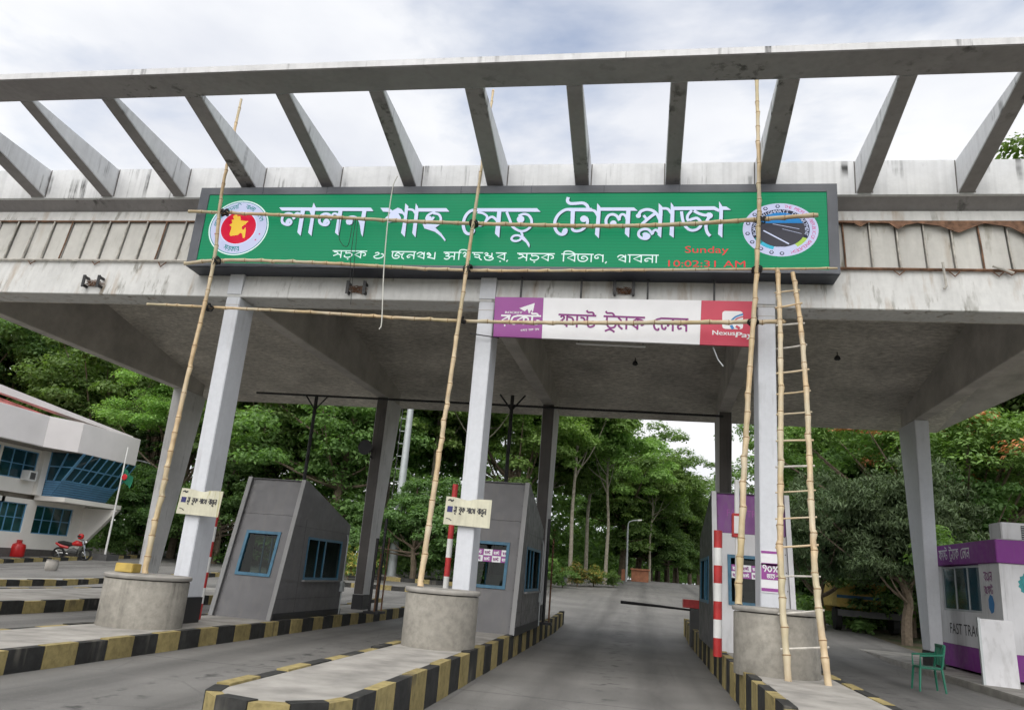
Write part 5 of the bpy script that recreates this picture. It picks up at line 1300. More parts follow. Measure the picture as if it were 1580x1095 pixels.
# bay: leaning glass over a louvred spandrel
zg0 = zsl+.245; zg1 = zpb; zs1 = zg0+(zg1-zg0)*.36
def bx(z): return XF+.75+(OV+.1-.75)*(z-zg0)/(zg1-zg0)
ncol = 7; ys = [yb0+(YE+.3-yb0)*i/ncol for i in range(ncol+1)]
m = MB(); m.hexa([(bx(zg0)-.08, yb0, zg0), (bx(zg0), yb0, zg0), (bx(zg0), YE+.3, zg0), (bx(zg0)-.08, YE+.3, zg0), (bx(zs1)-.08, yb0, zs1), (bx(zs1), yb0, zs1), (bx(zs1), YE+.3, zs1), (bx(zs1)-.08, YE+.3, zs1)])
sp = m.build('spandrel', 'spandrel_blue', of)
for k in range(7):
    z = zg0+(zs1-zg0)*(k+.5)/7; m = MB(); m.box((bx(z)+.004, yb0, z-.03), (bx(z)+.05, YE+.3, z+.02)); child(m.build('louvre', 'mullion'), sp)
m = MB()
for y in ys: m.hexa([(bx(zg0)-.1, y-.035, zs1), (bx(zs1)+.05, y-.035, zs1), (bx(zs1)+.05, y+.035, zs1), (bx(zg0)-.1, y+.035, zs1), (bx(zg1)-.1, y-.035, zg1), (bx(zg1)+.05, y-.035, zg1), (bx(zg1)+.05, y+.035, zg1), (bx(zg1)-.1, y+.035, zg1)])
zmid = (zs1+zg1)/2
m.box((bx(zmid)-.06, yb0, zmid-.03), (bx(zmid)+.04, YE+.3, zmid+.03)); m.box((bx(zs1)-.06, yb0, zs1+.002), (bx(zs1)+.045, YE+.3, zs1+.07))
bw = m.build('window', 'mullion', of)
for i in range(ncol):
    for z0, z1 in ((zs1+.05, zmid-.03), (zmid+.03, zg1-.01)):
        a, b = ys[i]+.03, ys[i+1]-.03; j = random.uniform(-.012, .012)
        m = MB(); m.add([(bx(z0), a, z0), (bx(z0)+j, b, z0), (bx(z1)+j, b, z1), (bx(z1), a, z1)], [(0, 1, 2, 3)]); child(m.build('pane', 'office_glass'), bw)
boxpart('bay_backing', (XF-.2, yb0+.05, zg0), (XF+.6, YE+.2, zg1), 'booth_dark', of)
boxpart('bay_pier', (XF+.06, yb0-.5, zg0), (XF+.3, yb0-.1, zg1), 'office_wall', of)
xa = XF+.31; ye = yb0-.045
m = MB(); m.add([(xa, ye, zg0), (bx(zg0), ye, zg0), (bx(zs1), ye, zs1), (xa, ye, zs1)], [(0, 1, 2, 3)]); sp2 = m.build('spandrel', 'spandrel_blue', of)
for k in range(7):
    z = zg0+(zs1-zg0)*(k+.5)/7; m = MB(); m.box((xa, ye-.05, z-.03), (bx(z), ye-.004, z+.02)); child(m.build('louvre', 'mullion'), sp2)
m = MB()
def ux(f_, z): return xa+(bx(z)-xa)*f_
for f_ in (0, .5, 1): m.hexa([(ux(f_, zs1)-.035, ye-.06, zs1), (ux(f_, zs1)+.035, ye-.06, zs1), (ux(f_, zs1)+.035, ye-.002, zs1), (ux(f_, zs1)-.035, ye-.002, zs1), (ux(f_, zg1)-.035, ye-.06, zg1), (ux(f_, zg1)+.035, ye-.06, zg1), (ux(f_, zg1)+.035, ye-.002, zg1), (ux(f_, zg1)-.035, ye-.002, zg1)])
m.box((xa, ye-.05, zmid-.03), (bx(zmid), ye-.004, zmid+.03))
bw2 = m.build('window', 'mullion', of)
for f0, f1 in ((0, .5), (.5, 1)):
    for z0, z1 in ((zs1, zmid-.03), (zmid+.03, zg1)):
        m = MB(); m.add([(ux(f0, z0)+.03, ye, z0), (ux(f1, z0)-.03, ye, z0), (ux(f1, z1)-.03, ye, z1), (ux(f0, z1)+.03, ye, z1)], [(0, 1, 2, 3)]); child(m.build('pane', 'office_glass'), bw2)
# parapet and roof
XP = XF+OV+.12
boxpart('parapet', (XP-.25, yb0-.6, zpb+.003), (XP, YE+.3, zpt), 'office_fascia', of, .02); boxpart('parapet', (XF+1.25, Y0_, zpb+.003), (XF+1.5, yb0-2.2, zpt), 'office_fascia', of, .02)
m = MB(); m.hexa([(XF+1.2, yb0-2.197, zpb+.003), (XF+1.5, yb0-2.197, zpb+.003), (XP, yb0-.603, zpb+.003), (XP-.3, yb0-.603, zpb+.003), (XF+1.2, yb0-2.197, zpt), (XF+1.5, yb0-2.197, zpt), (XP, yb0-.603, zpt), (XP-.3, yb0-.603, zpt)]); m.build('parapet', 'office_fascia', of)
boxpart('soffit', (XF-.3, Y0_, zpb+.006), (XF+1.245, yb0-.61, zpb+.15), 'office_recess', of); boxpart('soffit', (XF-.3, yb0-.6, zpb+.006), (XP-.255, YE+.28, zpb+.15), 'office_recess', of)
boxpart('parapet', (XF-9, YE+.302, zpb+.003), (XP-.253, YE+.5, zpt), 'office_fascia', of, .02)
zr_ = zpt+1.5
m = MB(); m.hexa([(XF+.95, Y0_, zpt+.002), (XF+1.1, Y0_, zpt+.002), (XF+1.1, yb0-.7, zpt+.002), (XF+.95, yb0-.7, zpt+.002), (XF-1.2, Y0_, zr_), (XF-1.0, Y0_, zr_), (XF-1.0, yb0-.4, zpt+.5), (XF-1.2, yb0-.4, zpt+.5)]); m.build('roof_slope', 'office_red', of)
m = MB(); m.hexa([(XF-1.0, Y0_, zr_+.003), (XF-.6, Y0_, zr_-.2), (XP-.5, YE+.25, zpt+.02), (XP-1.4, YE+.25, zpt+.02), (XF-1.0, Y0_, zr_+.5), (XF-.6, Y0_, zr_+.45), (XP-.5, YE+.25, zpt+.14), (XP-1.4, YE+.25, zpt+.14)]); m.build('roof_edge', 'office_fascia', of)
m = MB(); m.hexa([(XF-9, Y0_, zpt), (XF-1.2, Y0_, zpt), (XF-.4, YE+.4, zpt), (XF-9, YE+.4, zpt), (XF-9, Y0_, zr_), (XF-1.2, Y0_, zr_-.01), (XF-.4, YE+.4, zpt+.1), (XF-9, YE+.4, zpt+.1)]); m.build('roof', 'office_red', of)

# flag pole with flag
b = ground_hit(160, 864); tp = atY(201, 690, b[1])
fl = thing('flag_pole', 'slim white flag pole with a small green and red flag', 'flag', b)
m = MB(); m.tube([(b[0], b[1], b[2]-.05), (b[0], b[1], tp[2])], [.06, .035], 8); m.build('pole', 'white_paint', fl, True)
zf = atY(194, 722, b[1])[2]
m = MB(); nx = 8
vs = []
for j in range(4):
    for i in range(nx+1):
        u = i/nx; vs.append((b[0]+.05+u*.62+.03*math.sin(u*6), b[1]+.09*math.sin(u*7+j), zf-j*.22+.0-u*.45))
m.add(vs, [(j*(nx+1)+i, j*(nx+1)+i+1, (j+1)*(nx+1)+i+1, (j+1)*(nx+1)+i) for j in range(3) for i in range(nx)]); fg = m.build('flag', 'flag_green', fl, True)
m = MB(); m.lathe([(.14, -.03), (.17, 0), (.14, .03)], (b[0]+.26, b[1]-.13, zf-.5), 14, 'Y'); m.build('disc', 'flag_red', fl)
boxpart('plinth', (b[0]-.5, b[1]-.5, b[2]-.1), (b[0]+.5, b[1]+.5, b[2]+.32), 'box_grey', fl)
# lamp posts
def lamp_post(px, pyb, pyt, label, arm, mat='steel_grey', group='street lamps'):
    b = ground_hit(px, pyb); tp = atY(px, pyt, b[1]); h = tp[2]
    t_ = thing('street_lamp', label, 'street lamp', b, group)
    m = MB(); m.tube(smooth([(b[0], b[1], b[2]-.05), (b[0], b[1], b[2]+(h-b[2])*.5), (b[0], b[1], h-.4), (b[0]+arm*.3, b[1], h), (b[0]+arm, b[1], h+.12)], 4), [.09]*4+[.075]*4+[.05]*9, 8); m.build('post', mat, t_, True)
    m = MB(); m.hexa([(b[0]+arm*.9, b[1]-.1, h+.05), (b[0]+arm*1.3, b[1]-.1, h+.1), (b[0]+arm*1.3, b[1]+.1, h+.1), (b[0]+arm*.9, b[1]+.1, h+.05), (b[0]+arm*.9, b[1]-.08, h+.17), (b[0]+arm*1.3, b[1]-.06, h+.2), (b[0]+arm*1.3, b[1]+.06, h+.2), (b[0]+arm*.9, b[1]+.08, h+.17)]); m.build('head', 'white_paint', t_)
lamp_post(966, 897, 803, 'thin grey street lamp beside the far road', .9)
lamp_post(204, 856, 712, 'grey lamp post between the office and the columns', -1.1)
b = (15.5, 40.0, hgt(15, 40)); t_ = thing('street_lamp', 'arched lamp arm showing above the kiosk roof', 'street lamp', b, 'street lamps')
m = MB(); m.tube(smooth([b, (15.5, 40, 3.9), (15.3, 40, 4.9), (14.4, 40, 5.5), (13.4, 40, 5.4)], 5), .06, 8); m.build('post', 'steel_grey', t_, True)
m = MB(); m.lathe([(.08, .05), (.14, 0), (.1, -.06)], (13.3, 40, 5.36), 10); m.build('head', 'white_paint', t_, True)
# tall pale mast with climbing pegs
b = ground_hit(603, 893); tp = atY(638, 600, b[1])
ms = thing('light_mast', 'tall pale steel mast with climbing pegs behind the second rear column', 'mast', b)
m = MB(); m.tube([(b[0], b[1], b[2]-.1), (b[0], b[1], tp[2]+6)], [.26, .14], 12); m.build('shaft', 'steel_grey', ms, True)
z = b[2]+2.5; k = 0
while z < tp[2]+2:
    m = MB(); m.tube([(b[0]-.2, b[1]-.1, z), (b[0]-.48, b[1]-.12, z), (b[0]-.48, b[1]-.12, z+.12)], .022, 5); m.build('peg', 'steel_grey', ms); z += .75; k += 1
m = MB(); m.tube([(b[0]-.46, b[1]-.12, b[2]+.6), (b[0]-.44, b[1]-.12, tp[2]+2)], .03, 6); m.build('cable', 'black_paint', ms)
boxpart('footing', (b[0]-.6, b[1]-.6, b[2]-.2), (b[0]+.6, b[1]+.6, b[2]+.18), 'island_concrete', ms)
kt = thing('striped_kerb', 'short black and yellow kerb at the foot of the tall mast', 'kerb', b, 'striped kerbs along the left lanes')
striped('kerb_stone', kt, [(b[0]-4.5, b[1]-2.0), (b[0]+7.5, b[1]-1.0)], .25, -.1, .22, .8)
kt = thing('striped_kerb', 'black and yellow kerb between the left booth and the mast', 'kerb', b, 'striped kerbs along the left lanes')
striped('kerb_stone', kt, [(b[0]-1.5, b[1]-9.0), (b[0]+6.5, b[1]-8.0)], .25, -.1, .2, .6)

# motorcycle, red drums and small things in front of the office
mx_, my_, mz_ = ground_hit(108, 863)
mo = thing('motorcycle', 'red motorcycle parked on its stand before the office', 'motorcycle', (mx_, my_, mz_))
ud = Vector((.93, .37, 0)).normalized(); sd = Vector((-ud.y, ud.x, 0))
def mp_(u, s_, z): return Vector((mx_, my_, mz_))+ud*u+sd*s_+Vector((0, 0, z))
for u, r in ((-.62, .30), (.66, .31)):
    m = MB(); c = mp_(u, 0, r)
    ring = [c+ud*math.cos(i*math.pi/10)*(r-.05)+Vector((0, 0, math.sin(i*math.pi/10)*(r-.05))) for i in range(21)]
    m.tube(ring, .052, 8); wl = m.build('wheel', 'rubber', mo, True)
    m = MB(); m.tube([c-sd*.06, c+sd*.06], .05, 8)
    for i in range(5): a = i*math.pi*2/5; m.tube([c, c+ud*math.cos(a)*(r-.06)+Vector((0, 0, math.sin(a)*(r-.06)))], .012, 5)
    child(m.build('rim', 'chrome'), wl)
m = MB(); m.tube([mp_(-.05, 0, .78), mp_(.12, 0, .84), mp_(.32, 0, .82), mp_(.42, 0, .74)], [.08, .15, .13, .05], 10); m.build('tank', 'red_plastic', mo, True)
m = MB(); m.tube([mp_(-.75, 0, .82), mp_(-.5, 0, .80), mp_(-.2, 0, .76), mp_(0, 0, .78)], [.06, .12, .12, .07], 8); m.build('seat', 'rubber', mo, True)
m = MB(); m.tube([mp_(-.85, 0, .78), mp_(-.55, 0, .66), mp_(-.2, 0, .6)], [.05, .1, .08], 8); m.build('tail', 'red_plastic', mo, True)
m = MB(); m.tube([mp_(-.18, 0, .38), mp_(.05, 0, .45), mp_(.25, 0, .4)], [.12, .17, .12], 8); m.build('engine', 'box_grey', mo, True)
for s_ in (-.09, .09): m = MB(); m.tube([mp_(.66, s_, .31), mp_(.52, s_*.8, .75), mp_(.42, s_*.7, 1.0)], .028, 6); m.build('fork', 'chrome', mo, True)
m = MB(); m.tube([mp_(.34, -.36, 1.06), mp_(.42, -.12, 1.02), mp_(.42, .12, 1.02), mp_(.34, .36, 1.06)], .018, 6); m.build('handlebar', 'black_paint', mo)
m = MB(); m.tube([mp_(.48, 0, .9), mp_(.56, 0, .92), mp_(.62, 0, .9)], [.06, .11, .09], 8); m.build('headlight', 'chrome', mo, True)
m = MB(); m.tube([mp_(-.6, .15, .3), mp_(-.1, .16, .28), mp_(.2, .12, .3)], [.05, .045, .03], 8); m.build('exhaust', 'chrome', mo, True)
hl = mp_(.36, -.3, 1.2); m = MB(); m.lathe([(.02, .15), (.11, .11), (.15, 0), (.13, -.1), (.11, -.13)], tuple(hl), 14); hm = thing('helmet', 'red helmet hung on the motorcycle handlebar', 'helmet', tuple(hl)); m.build('shell', 'red_plastic', hm, True)
m = MB(); m.box((hl.x-.09, hl.y-.15, hl.z-.05), (hl.x+.09, hl.y-.1, hl.z+.04)); m.build('visor', 'rubber', hm)
rx_, ry_, rz_ = ground_hit(18, 858)
for k, (dx, lab) in enumerate(((-.55, 'left one of the two red water jars by the office'), (.25, 'right one of the two red water jars by the office'))):
    t_ = thing('water_jar', lab, 'jar', (rx_+dx, ry_, rz_), 'red jars before the office')
    m = MB(); m.lathe([(.30, 0), (.34, .05), (.34, .5), (.30, .62), (.12, .70), (.12, .78)], (rx_+dx, ry_, rz_), 16); m.build('body', 'red_plastic', t_, True)
    m = MB(); m.lathe([(.135, .78), (.135, .83), (.1, .84)], (rx_+dx, ry_, rz_), 12); m.build('cap', 'red_paint', t_, True)
wx, wy, wz = ground_hit(78, 880)
t_ = thing('flower_pot', 'pale round pot standing on the road by the kerb', 'pot', (wx, wy, wz)); m = MB(); m.lathe([(.19, 0), (.24, .08), (.26, .28), (.22, .4), (.24, .44)], (wx, wy, wz), 18); m.build('body', 'island_concrete', t_, True)
m = MB(); m.lathe([(.2, .4), (.05, .42)], (wx, wy, wz), 14); m.build('soil', 'box_grey', t_)
# terracotta pier and yellow roller machine far off
b = ground_hit(987, 897)
t_ = thing('brick_pier', 'small terracotta pier beside the far road', 'pier', b); boxpart('shaft', (b[0]-.75, b[1]-.4, b[2]-.1), (b[0]+.75, b[1]+.4, b[2]+.95), 'terracotta', t_, .03); boxpart('cap', (b[0]-.85, b[1]-.5, b[2]+.953), (b[0]+.85, b[1]+.5, b[2]+1.1), 'terracotta', t_)
boxpart('left_post', (b[0]-1.6, b[1]-.2, b[2]-.1), (b[0]-1.3, b[1]+.2, b[2]+.95), 'terracotta', t_).name = 'post'
vx, vy = 8.9, 34.5; vz = hgt(vx, vy)
lo = thing('parked_truck', 'yellow and blue truck mostly hidden under the mango tree', 'truck', (vx, vy, vz))
boxpart('cargo_box', (vx-.9, vy, vz+.95), (vx+1.6, vy+3.5, vz+1.95), 'yellow_paint', lo, .03); boxpart('stripe', (vx-.91, vy-.012, vz+1.3), (vx+1.61, vy-.003, vz+1.42), 'faded_blue', lo); boxpart('bumper', (vx-.9, vy-.1, vz+.6), (vx+1.6, vy-.02, vz+.85), 'box_grey', lo)
boxpart('cab', (vx-.7, vy+3.6, vz+.7), (vx+1.4, vy+5.3, vz+2.0), 'yellow_paint', lo, .1)
for sx in (-.75, 1.45):
    for yy in (.8, 4.6): m = MB(); m.lathe([(.2, -.13), (.45, -.12), (.48, 0), (.45, .12), (.2, .13)], (vx+sx, vy+yy, vz+.47), 18, 'X'); m.build('wheel', 'rubber', lo, True)

# ================================================================== TREES
RNG = np.random.default_rng(11)
def leaf_mesh(name, P, Nn, size, aspect, mats, mi=None, droop=0.0):
    n = len(P)
    r = RNG.normal(size=(n, 3)); Nn = Nn/np.linalg.norm(Nn, axis=1, keepdims=True)
    t = r-(r*Nn).sum(1, keepdims=True)*Nn; t /= np.linalg.norm(t, axis=1, keepdims=True)
    if droop:
        t = t*(1-droop)+np.array([0, 0, -droop]); t /= np.linalg.norm(t, axis=1, keepdims=True)
    b = np.cross(Nn, t); b /= np.linalg.norm(b, axis=1, keepdims=True)
    s = (size*RNG.uniform(.6, 1.35, n))[:, None]
    cup = Nn*s*.12
    v = np.empty((n, 4, 3)); v[:, 0] = P-t*s*.5; v[:, 1] = P+b*s*aspect*.5+cup; v[:, 2] = P+t*s*.5; v[:, 3] = P-b*s*aspect*.5+cup
    me = bpy.data.meshes.new(name)
    me.vertices.add(n*4); me.vertices.foreach_set('co', v.reshape(-1))
    me.loops.add(n*4); me.loops.foreach_set('vertex_index', np.arange(n*4, dtype=np.int32))
    me.polygons.add(n); me.polygons.foreach_set('loop_start', np.arange(0, n*4, 4, dtype=np.int32)); me.polygons.foreach_set('loop_total', np.full(n, 4, dtype=np.int32))
    for mm in mats: me.materials.append(MATS[mm])
    if mi is not None: me.polygons.foreach_set('material_index', mi.astype(np.int32))
    me.update(calc_edges=True); me.validate()
    return me
def clump_leaves(C, Rr, per, flat=.7, up=.7):
    k = len(C); c = np.repeat(C, per, 0); rr = np.repeat(Rr, per)[:, None]
    d = RNG.normal(size=(k*per, 3)); d /= np.linalg.norm(d, axis=1, keepdims=True)
    d[:, 2] = np.where(d[:, 2] < -.25, -d[:, 2]*.6, d[:, 2])
    p = c+d*rr*RNG.uniform(.55, 1.05, (k*per, 1))*np.array([1, 1, flat])
    n = d*.8+np.array([0, 0, up])+RNG.normal(size=p.shape)*.45
    return p, n
def trunk_mesh(name, h, r, C, nlimb, lean=.3, fork=.45, mat='bark'):
    m = MB(); rnd = random.Random(int(h*100)+nlimb)
    pts = [(0, 0, -.4)]+[(math.sin(i*1.3)*lean*i/6, math.cos(i*1.7)*lean*i/6, h*.9*i/6) for i in range(1, 7)]
    m.tube(smooth(pts, 3), list(np.linspace(r*1.25, r*.3, len(smooth(pts, 3)))), 8)
    idx = RNG.choice(len(C), min(nlimb, len(C)), replace=False)
    for i in idx:
        c = C[i]; zs = min(c[2]*.85, max(h*fork*rnd.uniform(.7, 1.2), c[2]*.5))
        q = min(6, zs/(h*.9)*6); s_ = (math.sin(q*1.3)*lean*q/6, math.cos(q*1.7)*lean*q/6, zs)
        mid = (s_[0]*.5+c[0]*.5, s_[1]*.5+c[1]*.5, zs+(c[2]-zs)*.35)
        m.tube(smooth([s_, mid, tuple(c)], 4), list(np.linspace(r*.42, r*.07, 9)), 5, False)
    me_o = m.build(name, mat, None, True); me = me_o.data; bpy.data.objects.remove(me_o); return me
def crown_clumps(n, zc, rx, rz, shell=.55, bottom=-.7, lobes=5, rc=(.7, 1.3)):
    out_ = []; lob = [(RNG.normal(size=3)*np.array([.45, .45, .35]), RNG.uniform(.5, .8)) for _ in range(lobes)]
    while len(out_) < n:
        L_, s = lob[RNG.integers(lobes)]
        d = RNG.normal(size=3); d /= np.linalg.norm(d)
        if d[2] < bottom: continue
        q = L_+d*s*RNG.uniform(shell, 1.0)
        out_.append((q[0]*rx, q[1]*rx, zc+q[2]*rz))
    return np.array(out_), RNG.uniform(rc[0], rc[1], n)
KINDS = {}
def reg(kind, crown, trunk): KINDS[kind] = (crown, trunk)
def make_broad(kind, h, rx, rz, n, per, leaf, size, rc, bark='bark', r=.3, limbs=26, lean=.5, fork=.45, bottom=-.6, up=.7, aspect=.55):
    C, Rr = crown_clumps(n, h-rz*1.05, rx, rz, bottom=bottom, rc=rc, lobes=7)
    p, nn = clump_leaves(C, Rr, per, up=up)
    reg(kind, leaf_mesh('crown', p, nn, size, aspect, [leaf]), trunk_mesh('trunk', h, r, C, limbs, lean, fork, bark))
make_broad('dense', 17, 5.2, 5.6, 200, 230, 'leaf_dark', .27, (.8, 1.5), limbs=30)
make_broad('dense2', 15, 4.6, 5.6, 190, 230, 'leaf_mid', .26, (.7, 1.4), limbs=30, r=.26)
make_broad('bright', 18, 3.8, 5.2, 200, 240, 'leaf_bright', .29, (.7, 1.25), 'bark_pale', .15, 9, .25, .6)
make_broad('tall', 20, 4.0, 6.6, 230, 230, 'leaf_mid', .29, (.7, 1.3), 'bark_pale', .16, 10, .3, .55)
make_broad('umbrella', 15, 6.4, 3.4, 160, 240, 'leaf_bright', .22, (.7, 1.4), 'bark', .3, 16, .8, .45, bottom=-.2, up=1.1)
make_broad('bushy', 7.5, 4.0, 3.6, 160, 220, 'leaf_dark', .23, (.6, 1.1), r=.2, limbs=20, fork=.3, bottom=-.9)
# tiered conifer-like tree
C = []; Rr = []
for i in range(26):
    z = 3+i*.5; rad = 2.6*(1-i/27)+.3
    for k in range(9): a = k*2*math.pi/9+i*.7; C.append((math.cos(a)*rad*RNG.uniform(.4, 1), math.sin(a)*rad*RNG.uniform(.4, 1), z-.25*rad+RNG.uniform(-.1, .1))); Rr.append(RNG.uniform(.4, .65))
C = np.array(C); Rr = np.array(Rr); p, nn = clump_leaves(C, Rr, 70, .4, 1.0)
reg('conifer', leaf_mesh('crown', p, nn, .30, .4, ['leaf_conifer']), trunk_mesh('trunk', 16.5, .22, C, 60, .15, .3))
# mango: long hanging leaves down to head height
C, Rr = crown_clumps(250, 4.9, 3.3, 3.3, .5, -.85, 7, (.55, .95)); C[:, 2] = np.maximum(C[:, 2], 1.9)
p, nn = clump_leaves(C, Rr, 170, .9, .2)
reg('mango', leaf_mesh('crown', p, nn, .27, .24, ['leaf_mango'], droop=.45), trunk_mesh('trunk', 7, .22, C, 22, .5, .25))
# flame tree with orange blossom
C, Rr = crown_clumps(170, 7.2, 5.2, 2.8, .5, -.3, 7, (.7, 1.3)); p, nn = clump_leaves(C, Rr, 220, .5, 1.0)
fl_ = np.zeros(len(p)); 
pick = RNG.choice(len(C), 34, replace=False); pm = np.isin(np.repeat(np.arange(len(C)), 220), pick); fl_[pm & (RNG.uniform(size=len(p)) < .62)] = 1
reg('flame', leaf_mesh('crown', p, nn, .20, .45, ['leaf_flame', 'leaf_blossom'], fl_), trunk_mesh('trunk', 9, .3, C, 30, .6, .35))
# shrubs
C, Rr = crown_clumps(40, .9, 1.1, .8, .5, -.6, 4, (.3, .5)); p, nn = clump_leaves(C, Rr, 70, .8, .7)
reg('shrub', leaf_mesh('crown', p, nn, .17, .5, ['leaf_mid']), trunk_mesh('trunk', 1.0, .05, C, 10, .1, .2))
yl = (RNG.uniform(size=len(p)) < .5).astype(float)
reg('shrub_yellow', leaf_mesh('crown', p.copy(), nn, .17, .5, ['leaf_mid', 'leaf_yellow'], yl), KINDS['shrub'][1])
TOPS = {}
def tree(kind, x, y, h, label, cat='tree', group=None, rot=None, wide=1.0, name=None, dz=0.0):
    s_ = h/max(v_.co.z for v_ in KINDS[kind][0].vertices) if kind not in TOPS else h/TOPS[kind]
    TOPS[kind] = h/s_
    t_ = bpy.data.objects.new(name or ('shrub' if 'shrub' in kind else 'tree'), None); COL.objects.link(t_)
    t_.location = (x, y, hgt(x, y)+dz-.05); t_.rotation_euler = (0, 0, random.uniform(0, 6.28) if rot is None else rot); t_.scale = (s_*wide, s_*wide, s_)
    tag(t_, label, cat, group)
    for nm, me in (('crown', KINDS[kind][0]), ('trunk', KINDS[kind][1])):
        o = bpy.data.objects.new(nm, me); COL.objects.link(o); o.parent = t_
    return t_
def gx_at(px, Y): return atY(px, 860, Y)[0]
GL = 'forest trees behind the left booths'; GC = 'trees along the far road'; GRT = 'trees behind the kiosk'
row = [ # pixel column, distance, kind, height, label
 (-150, 46, 'dense', 19, 'dense tree whose crown fills the far left edge behind the office'),
 (-40, 52, 'dense2', 20, 'mid green tree rising behind the office roof at the left edge'),
 (45, 54, 'dense', 19, 'dark tree standing straight behind the red office roof'),
 (120, 50, 'dense2', 17, 'leafy tree above the office glass bay'),
 (150, 58, 'tall', 21, 'taller tree topping the group behind the office'),
 (205, 47, 'conifer', 15, 'tiered conifer like tree right of the office'),
 (262, 46, 'umbrella', 12.5, 'spreading light green tree left of the leftmost rear column'),
 (250, 56, 'dense', 17, 'dark tree behind the leftmost rear column'),
 (335, 52, 'dense', 16, 'dark tree filling the gap left of the front left column'),
 (395, 48, 'dense2', 16, 'leafy tree right of the front left column'),
 (440, 55, 'dense', 18, 'dark tree directly above the left booth'),
 (510, 46, 'dense2', 15, 'pale green tree right above the left booth roof'),
 (560, 52, 'dense', 17, 'dark tree behind the horn loudspeaker'),
 (585, 58, 'tall', 20, 'tall tree hidden half behind the second rear column'),
 (655, 52, 'bright', 17, 'slim tree with pale trunk right of the mast'),
 (690, 58, 'tall', 19, 'tall slim tree behind the middle bamboo pole'),
 (735, 50, 'bright', 16, 'slim bright tree behind the middle front column'),
 (790, 54, 'umbrella', 15, 'feathery bright tree above the middle booth'),
 (840, 60, 'tall', 18, 'tall tree behind the third rear column'),
 (880, 56, 'bright', 16, 'pale branched tree just right of the third rear column'),
 (905, 66, 'tall', 19, 'tall tree with several pale stems at the road bend'),
 (935, 60, 'bright', 14.5, 'sunlit bright tree in front at the road bend'),
 (960, 76, 'dense2', 14.6, 'big tree crowning the treeline left of the sky gap'),
 (985, 84, 'dense2', 14.0, 'rounded tree stepping down toward the sky gap'),
 (1015, 92, 'dense2', 13.8, 'mid green tree midway down the falling treeline'),
 (1042, 102, 'dense2', 13.6, 'rounded tree low on the falling treeline'),
 (1065, 112, 'dense2', 13.2, 'dark tree close to the end of the treeline'),
 (1090, 122, 'dense2', 12.4, 'small tree at the end of the treeline by the purple booth'),
 (1003, 74, 'bright', 11.5, 'bright tree in front of the falling treeline above the street lamp'),
 (1030, 84, 'dense2', 11.5, 'leafy tree filling the falling treeline over the pier'),
 (1078, 100, 'dense2', 11.0, 'leafy tree just left of the purple booth roof'),
 (1120, 134, 'dense2', 11.5, 'far small tree seen through the gap behind the purple booth'),
 (1292, 46, 'dense', 12.5, 'dark tree rising right behind the top of the ladder gap'),
 (1268, 44, 'dense2', 10.5, 'leafy tree seen through the bamboo ladder'),
 (1345, 50, 'dense', 15, 'dark tree behind the mango tree'),
 (1370, 52, 'dense2', 18, 'tall tree behind the orange blossom'),
 (1450, 46, 'dense', 16, 'dense tree right of the last rear column'),
 (1510, 38, 'dense2', 14, 'mid green tree above the kiosk roof'),
 (1570, 42, 'dense', 19, 'dense dark tree at the right edge behind the kiosk'),
 (1605, 36, 'tall', 23.5, 'very tall tree whose crown tops the canopy at the right edge'),
 (1590, 50, 'dense2', 20, 'broad tree behind the kiosk at the right edge'),
]
for px, Y, kind, h, lab in row:
    tree(kind, gx_at(px, Y), Y, h, lab, 'tree', GL if px < 830 else (GC if px < 1180 else GRT), wide=1.08 if 950 < px < 1130 else 1.0)
tree('mango', 9.5, 31.0, 6.9, 'dark mango tree with long drooping leaves right of the ladder', 'tree', None, 1.0, 1.0, 'mango_tree')
tree('mango', 7.4, 34.5, 6.2, 'smaller mango tree seen between the ladder rails', 'tree', None, 3.0, .9, 'mango_tree')
tree('flame', 13.6, 36.5, 10.6, 'flame tree with orange blossom above the last rear column', 'tree', None, .4, 1.0, 'flame_tree')
tree('bushy', gx_at(640, 43), 43, 6.0, 'bushy low tree at the mast foot', 'tree', GL)
tree('bushy', gx_at(330, 44), 44, 6.5, 'bushy low tree left of the left booth', 'tree', GL)
tree('bushy', gx_at(225, 45), 45, 6.0, 'bushy low tree behind the lamp post near the office', 'tree', GL)
tree('bushy', gx_at(745, 46), 46, 6.5, 'bushy low tree behind the middle booth', 'tree', GL)
tree('bushy', gx_at(1045, 88), 88, 8.5, 'bushy low tree at the bend near the purple booth', 'tree', GC)
tree('bushy', gx_at(1005, 80), 80, 7.5, 'bushy dark tree beside the terracotta pier', 'tree', GC)
tree('bushy', gx_at(1475, 33), 33, 6.5, 'bushy low tree directly behind the kiosk', 'tree', GRT)
tree('bushy', gx_at(1400, 35), 35, 6.0, 'bushy low tree behind the last rear column', 'tree', GRT)
for i, (px, Y, kind, h, lab) in enumerate([
  (893, 53, 'shrub_yellow', 1.7, 'yellowish clipped shrub left of the far street lamp'), (918, 55, 'shrub_yellow', 1.6, 'second yellowish shrub on the road verge'), (948, 56, 'shrub', 1.3, 'round green shrub just left of the far street lamp'),
  (541, 40, 'shrub_yellow', 2.0, 'yellow green shrub between the left booth and the second rear column'), (870, 50, 'shrub', 1.4, 'green shrub at the foot of the third rear column'),
  (1445, 26, 'shrub', 1.9, 'leafy shrub peeping above the kiosk roof'), (185, 43, 'shrub', 1.5, 'low shrub beside the flag pole')]):
    tree(kind, gx_at(px, Y), Y, h, lab, 'shrub', None, dz=(2.2 if px == 1445 else 0))
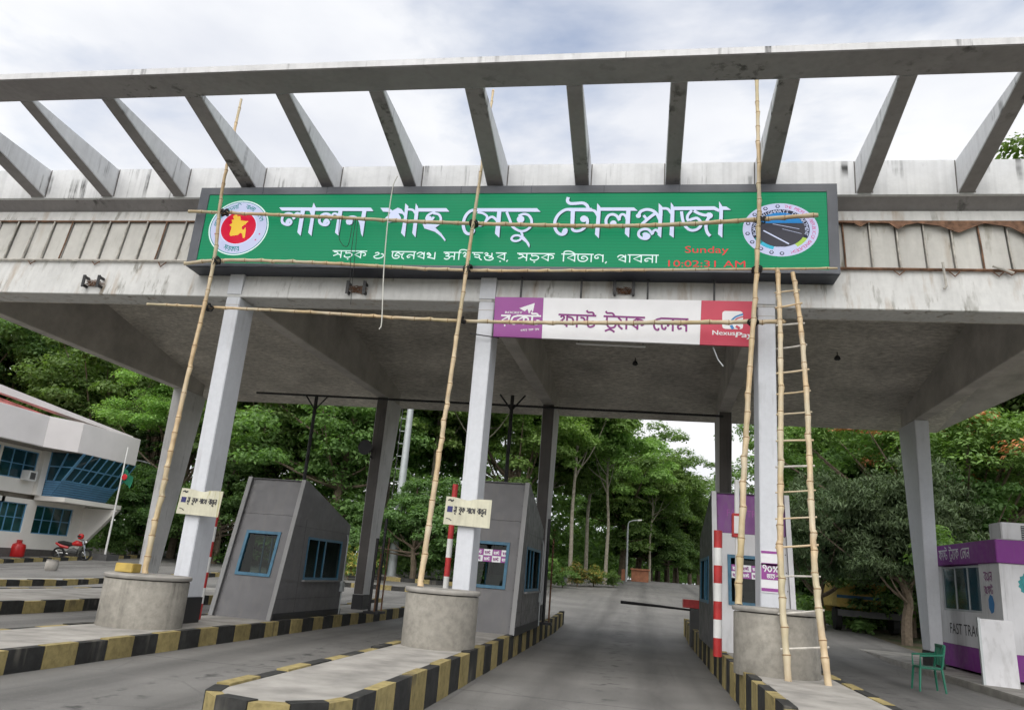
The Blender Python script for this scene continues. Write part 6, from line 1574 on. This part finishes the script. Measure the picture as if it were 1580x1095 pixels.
# the wood behind, read as one mass
C = []; Rr = []
for i in range(1500):
    u = RNG.uniform(0, 1); px = -260+u*1400
    Y = 66+RNG.uniform(0, 14) if px < 850 else 70+(px-850)*.32+RNG.uniform(4, 14)
    x = atY(px, 860, Y)[0]; hmax = 16 if px < 850 else 11.5-(px-850)*.008
    C.append((x, Y, hgt(x, Y)+hmax*RNG.uniform(.0, 1)**1.25)); Rr.append(RNG.uniform(1.2, 2.2))
for i in range(330):
    px = RNG.uniform(1230, 1800); Y = RNG.uniform(54, 66); x = atY(px, 860, Y)[0]
    C.append((x, Y, hgt(x, Y)+RNG.uniform(.02, 1)*min(19, 9+(px-1195)*.03))); Rr.append(RNG.uniform(1.2, 2.2))
for i in range(420):
    px = RNG.uniform(840, 1240); Y = 82+(px-840)*.22+RNG.uniform(0, 26); x = atY(px, 860, Y)[0]
    C.append((x, Y, hgt(x, Y)+RNG.uniform(.2, 5.5))); Rr.append(RNG.uniform(1.1, 1.9))
for i in range(90):
    px = RNG.uniform(1175, 1300); Y = RNG.uniform(50, 60); x = atY(px, 860, Y)[0]
    C.append((x, Y, hgt(x, Y)+RNG.uniform(.2, 4.5))); Rr.append(RNG.uniform(.9, 1.5))
p, nn = clump_leaves(np.array(C), np.array(Rr), 70, .8, .6)
o = bpy.data.objects.new('distant_wood', leaf_mesh('distant_wood', p, nn, .55, .6, ['leaf_dark'])); COL.objects.link(o)
tag(o, 'dark mass of foliage filling the gaps behind the trees', 'wood', kind='stuff')
C = []; Rr = []
for i in range(560):
    px = RNG.uniform(-200, 1130); Y = (44+RNG.uniform(0, 10)) if px < 850 else 58+(px-850)*.28+RNG.uniform(0, 10); x = atY(px, 860, Y)[0]
    if XF-10 < x < XF+5 and Y < YE+2: continue
    C.append((x, Y, hgt(x, Y)+RNG.uniform(.1, 1.6))); Rr.append(RNG.uniform(.5, 1.0))
for i in range(160):
    px = RNG.uniform(1230, 1650); Y = RNG.uniform(34, 44); x = atY(px, 860, Y)[0]
    C.append((x, Y, hgt(x, Y)+RNG.uniform(.05, .9))); Rr.append(RNG.uniform(.4, .8))
p, nn = clump_leaves(np.array(C), np.array(Rr), 46, .8, .7)
o = bpy.data.objects.new('undergrowth', leaf_mesh('undergrowth', p, nn, .30, .5, ['leaf_mid'])); COL.objects.link(o)
tag(o, 'low green undergrowth along the edge of the wood', 'undergrowth', kind='stuff')
# no light comes from anything else
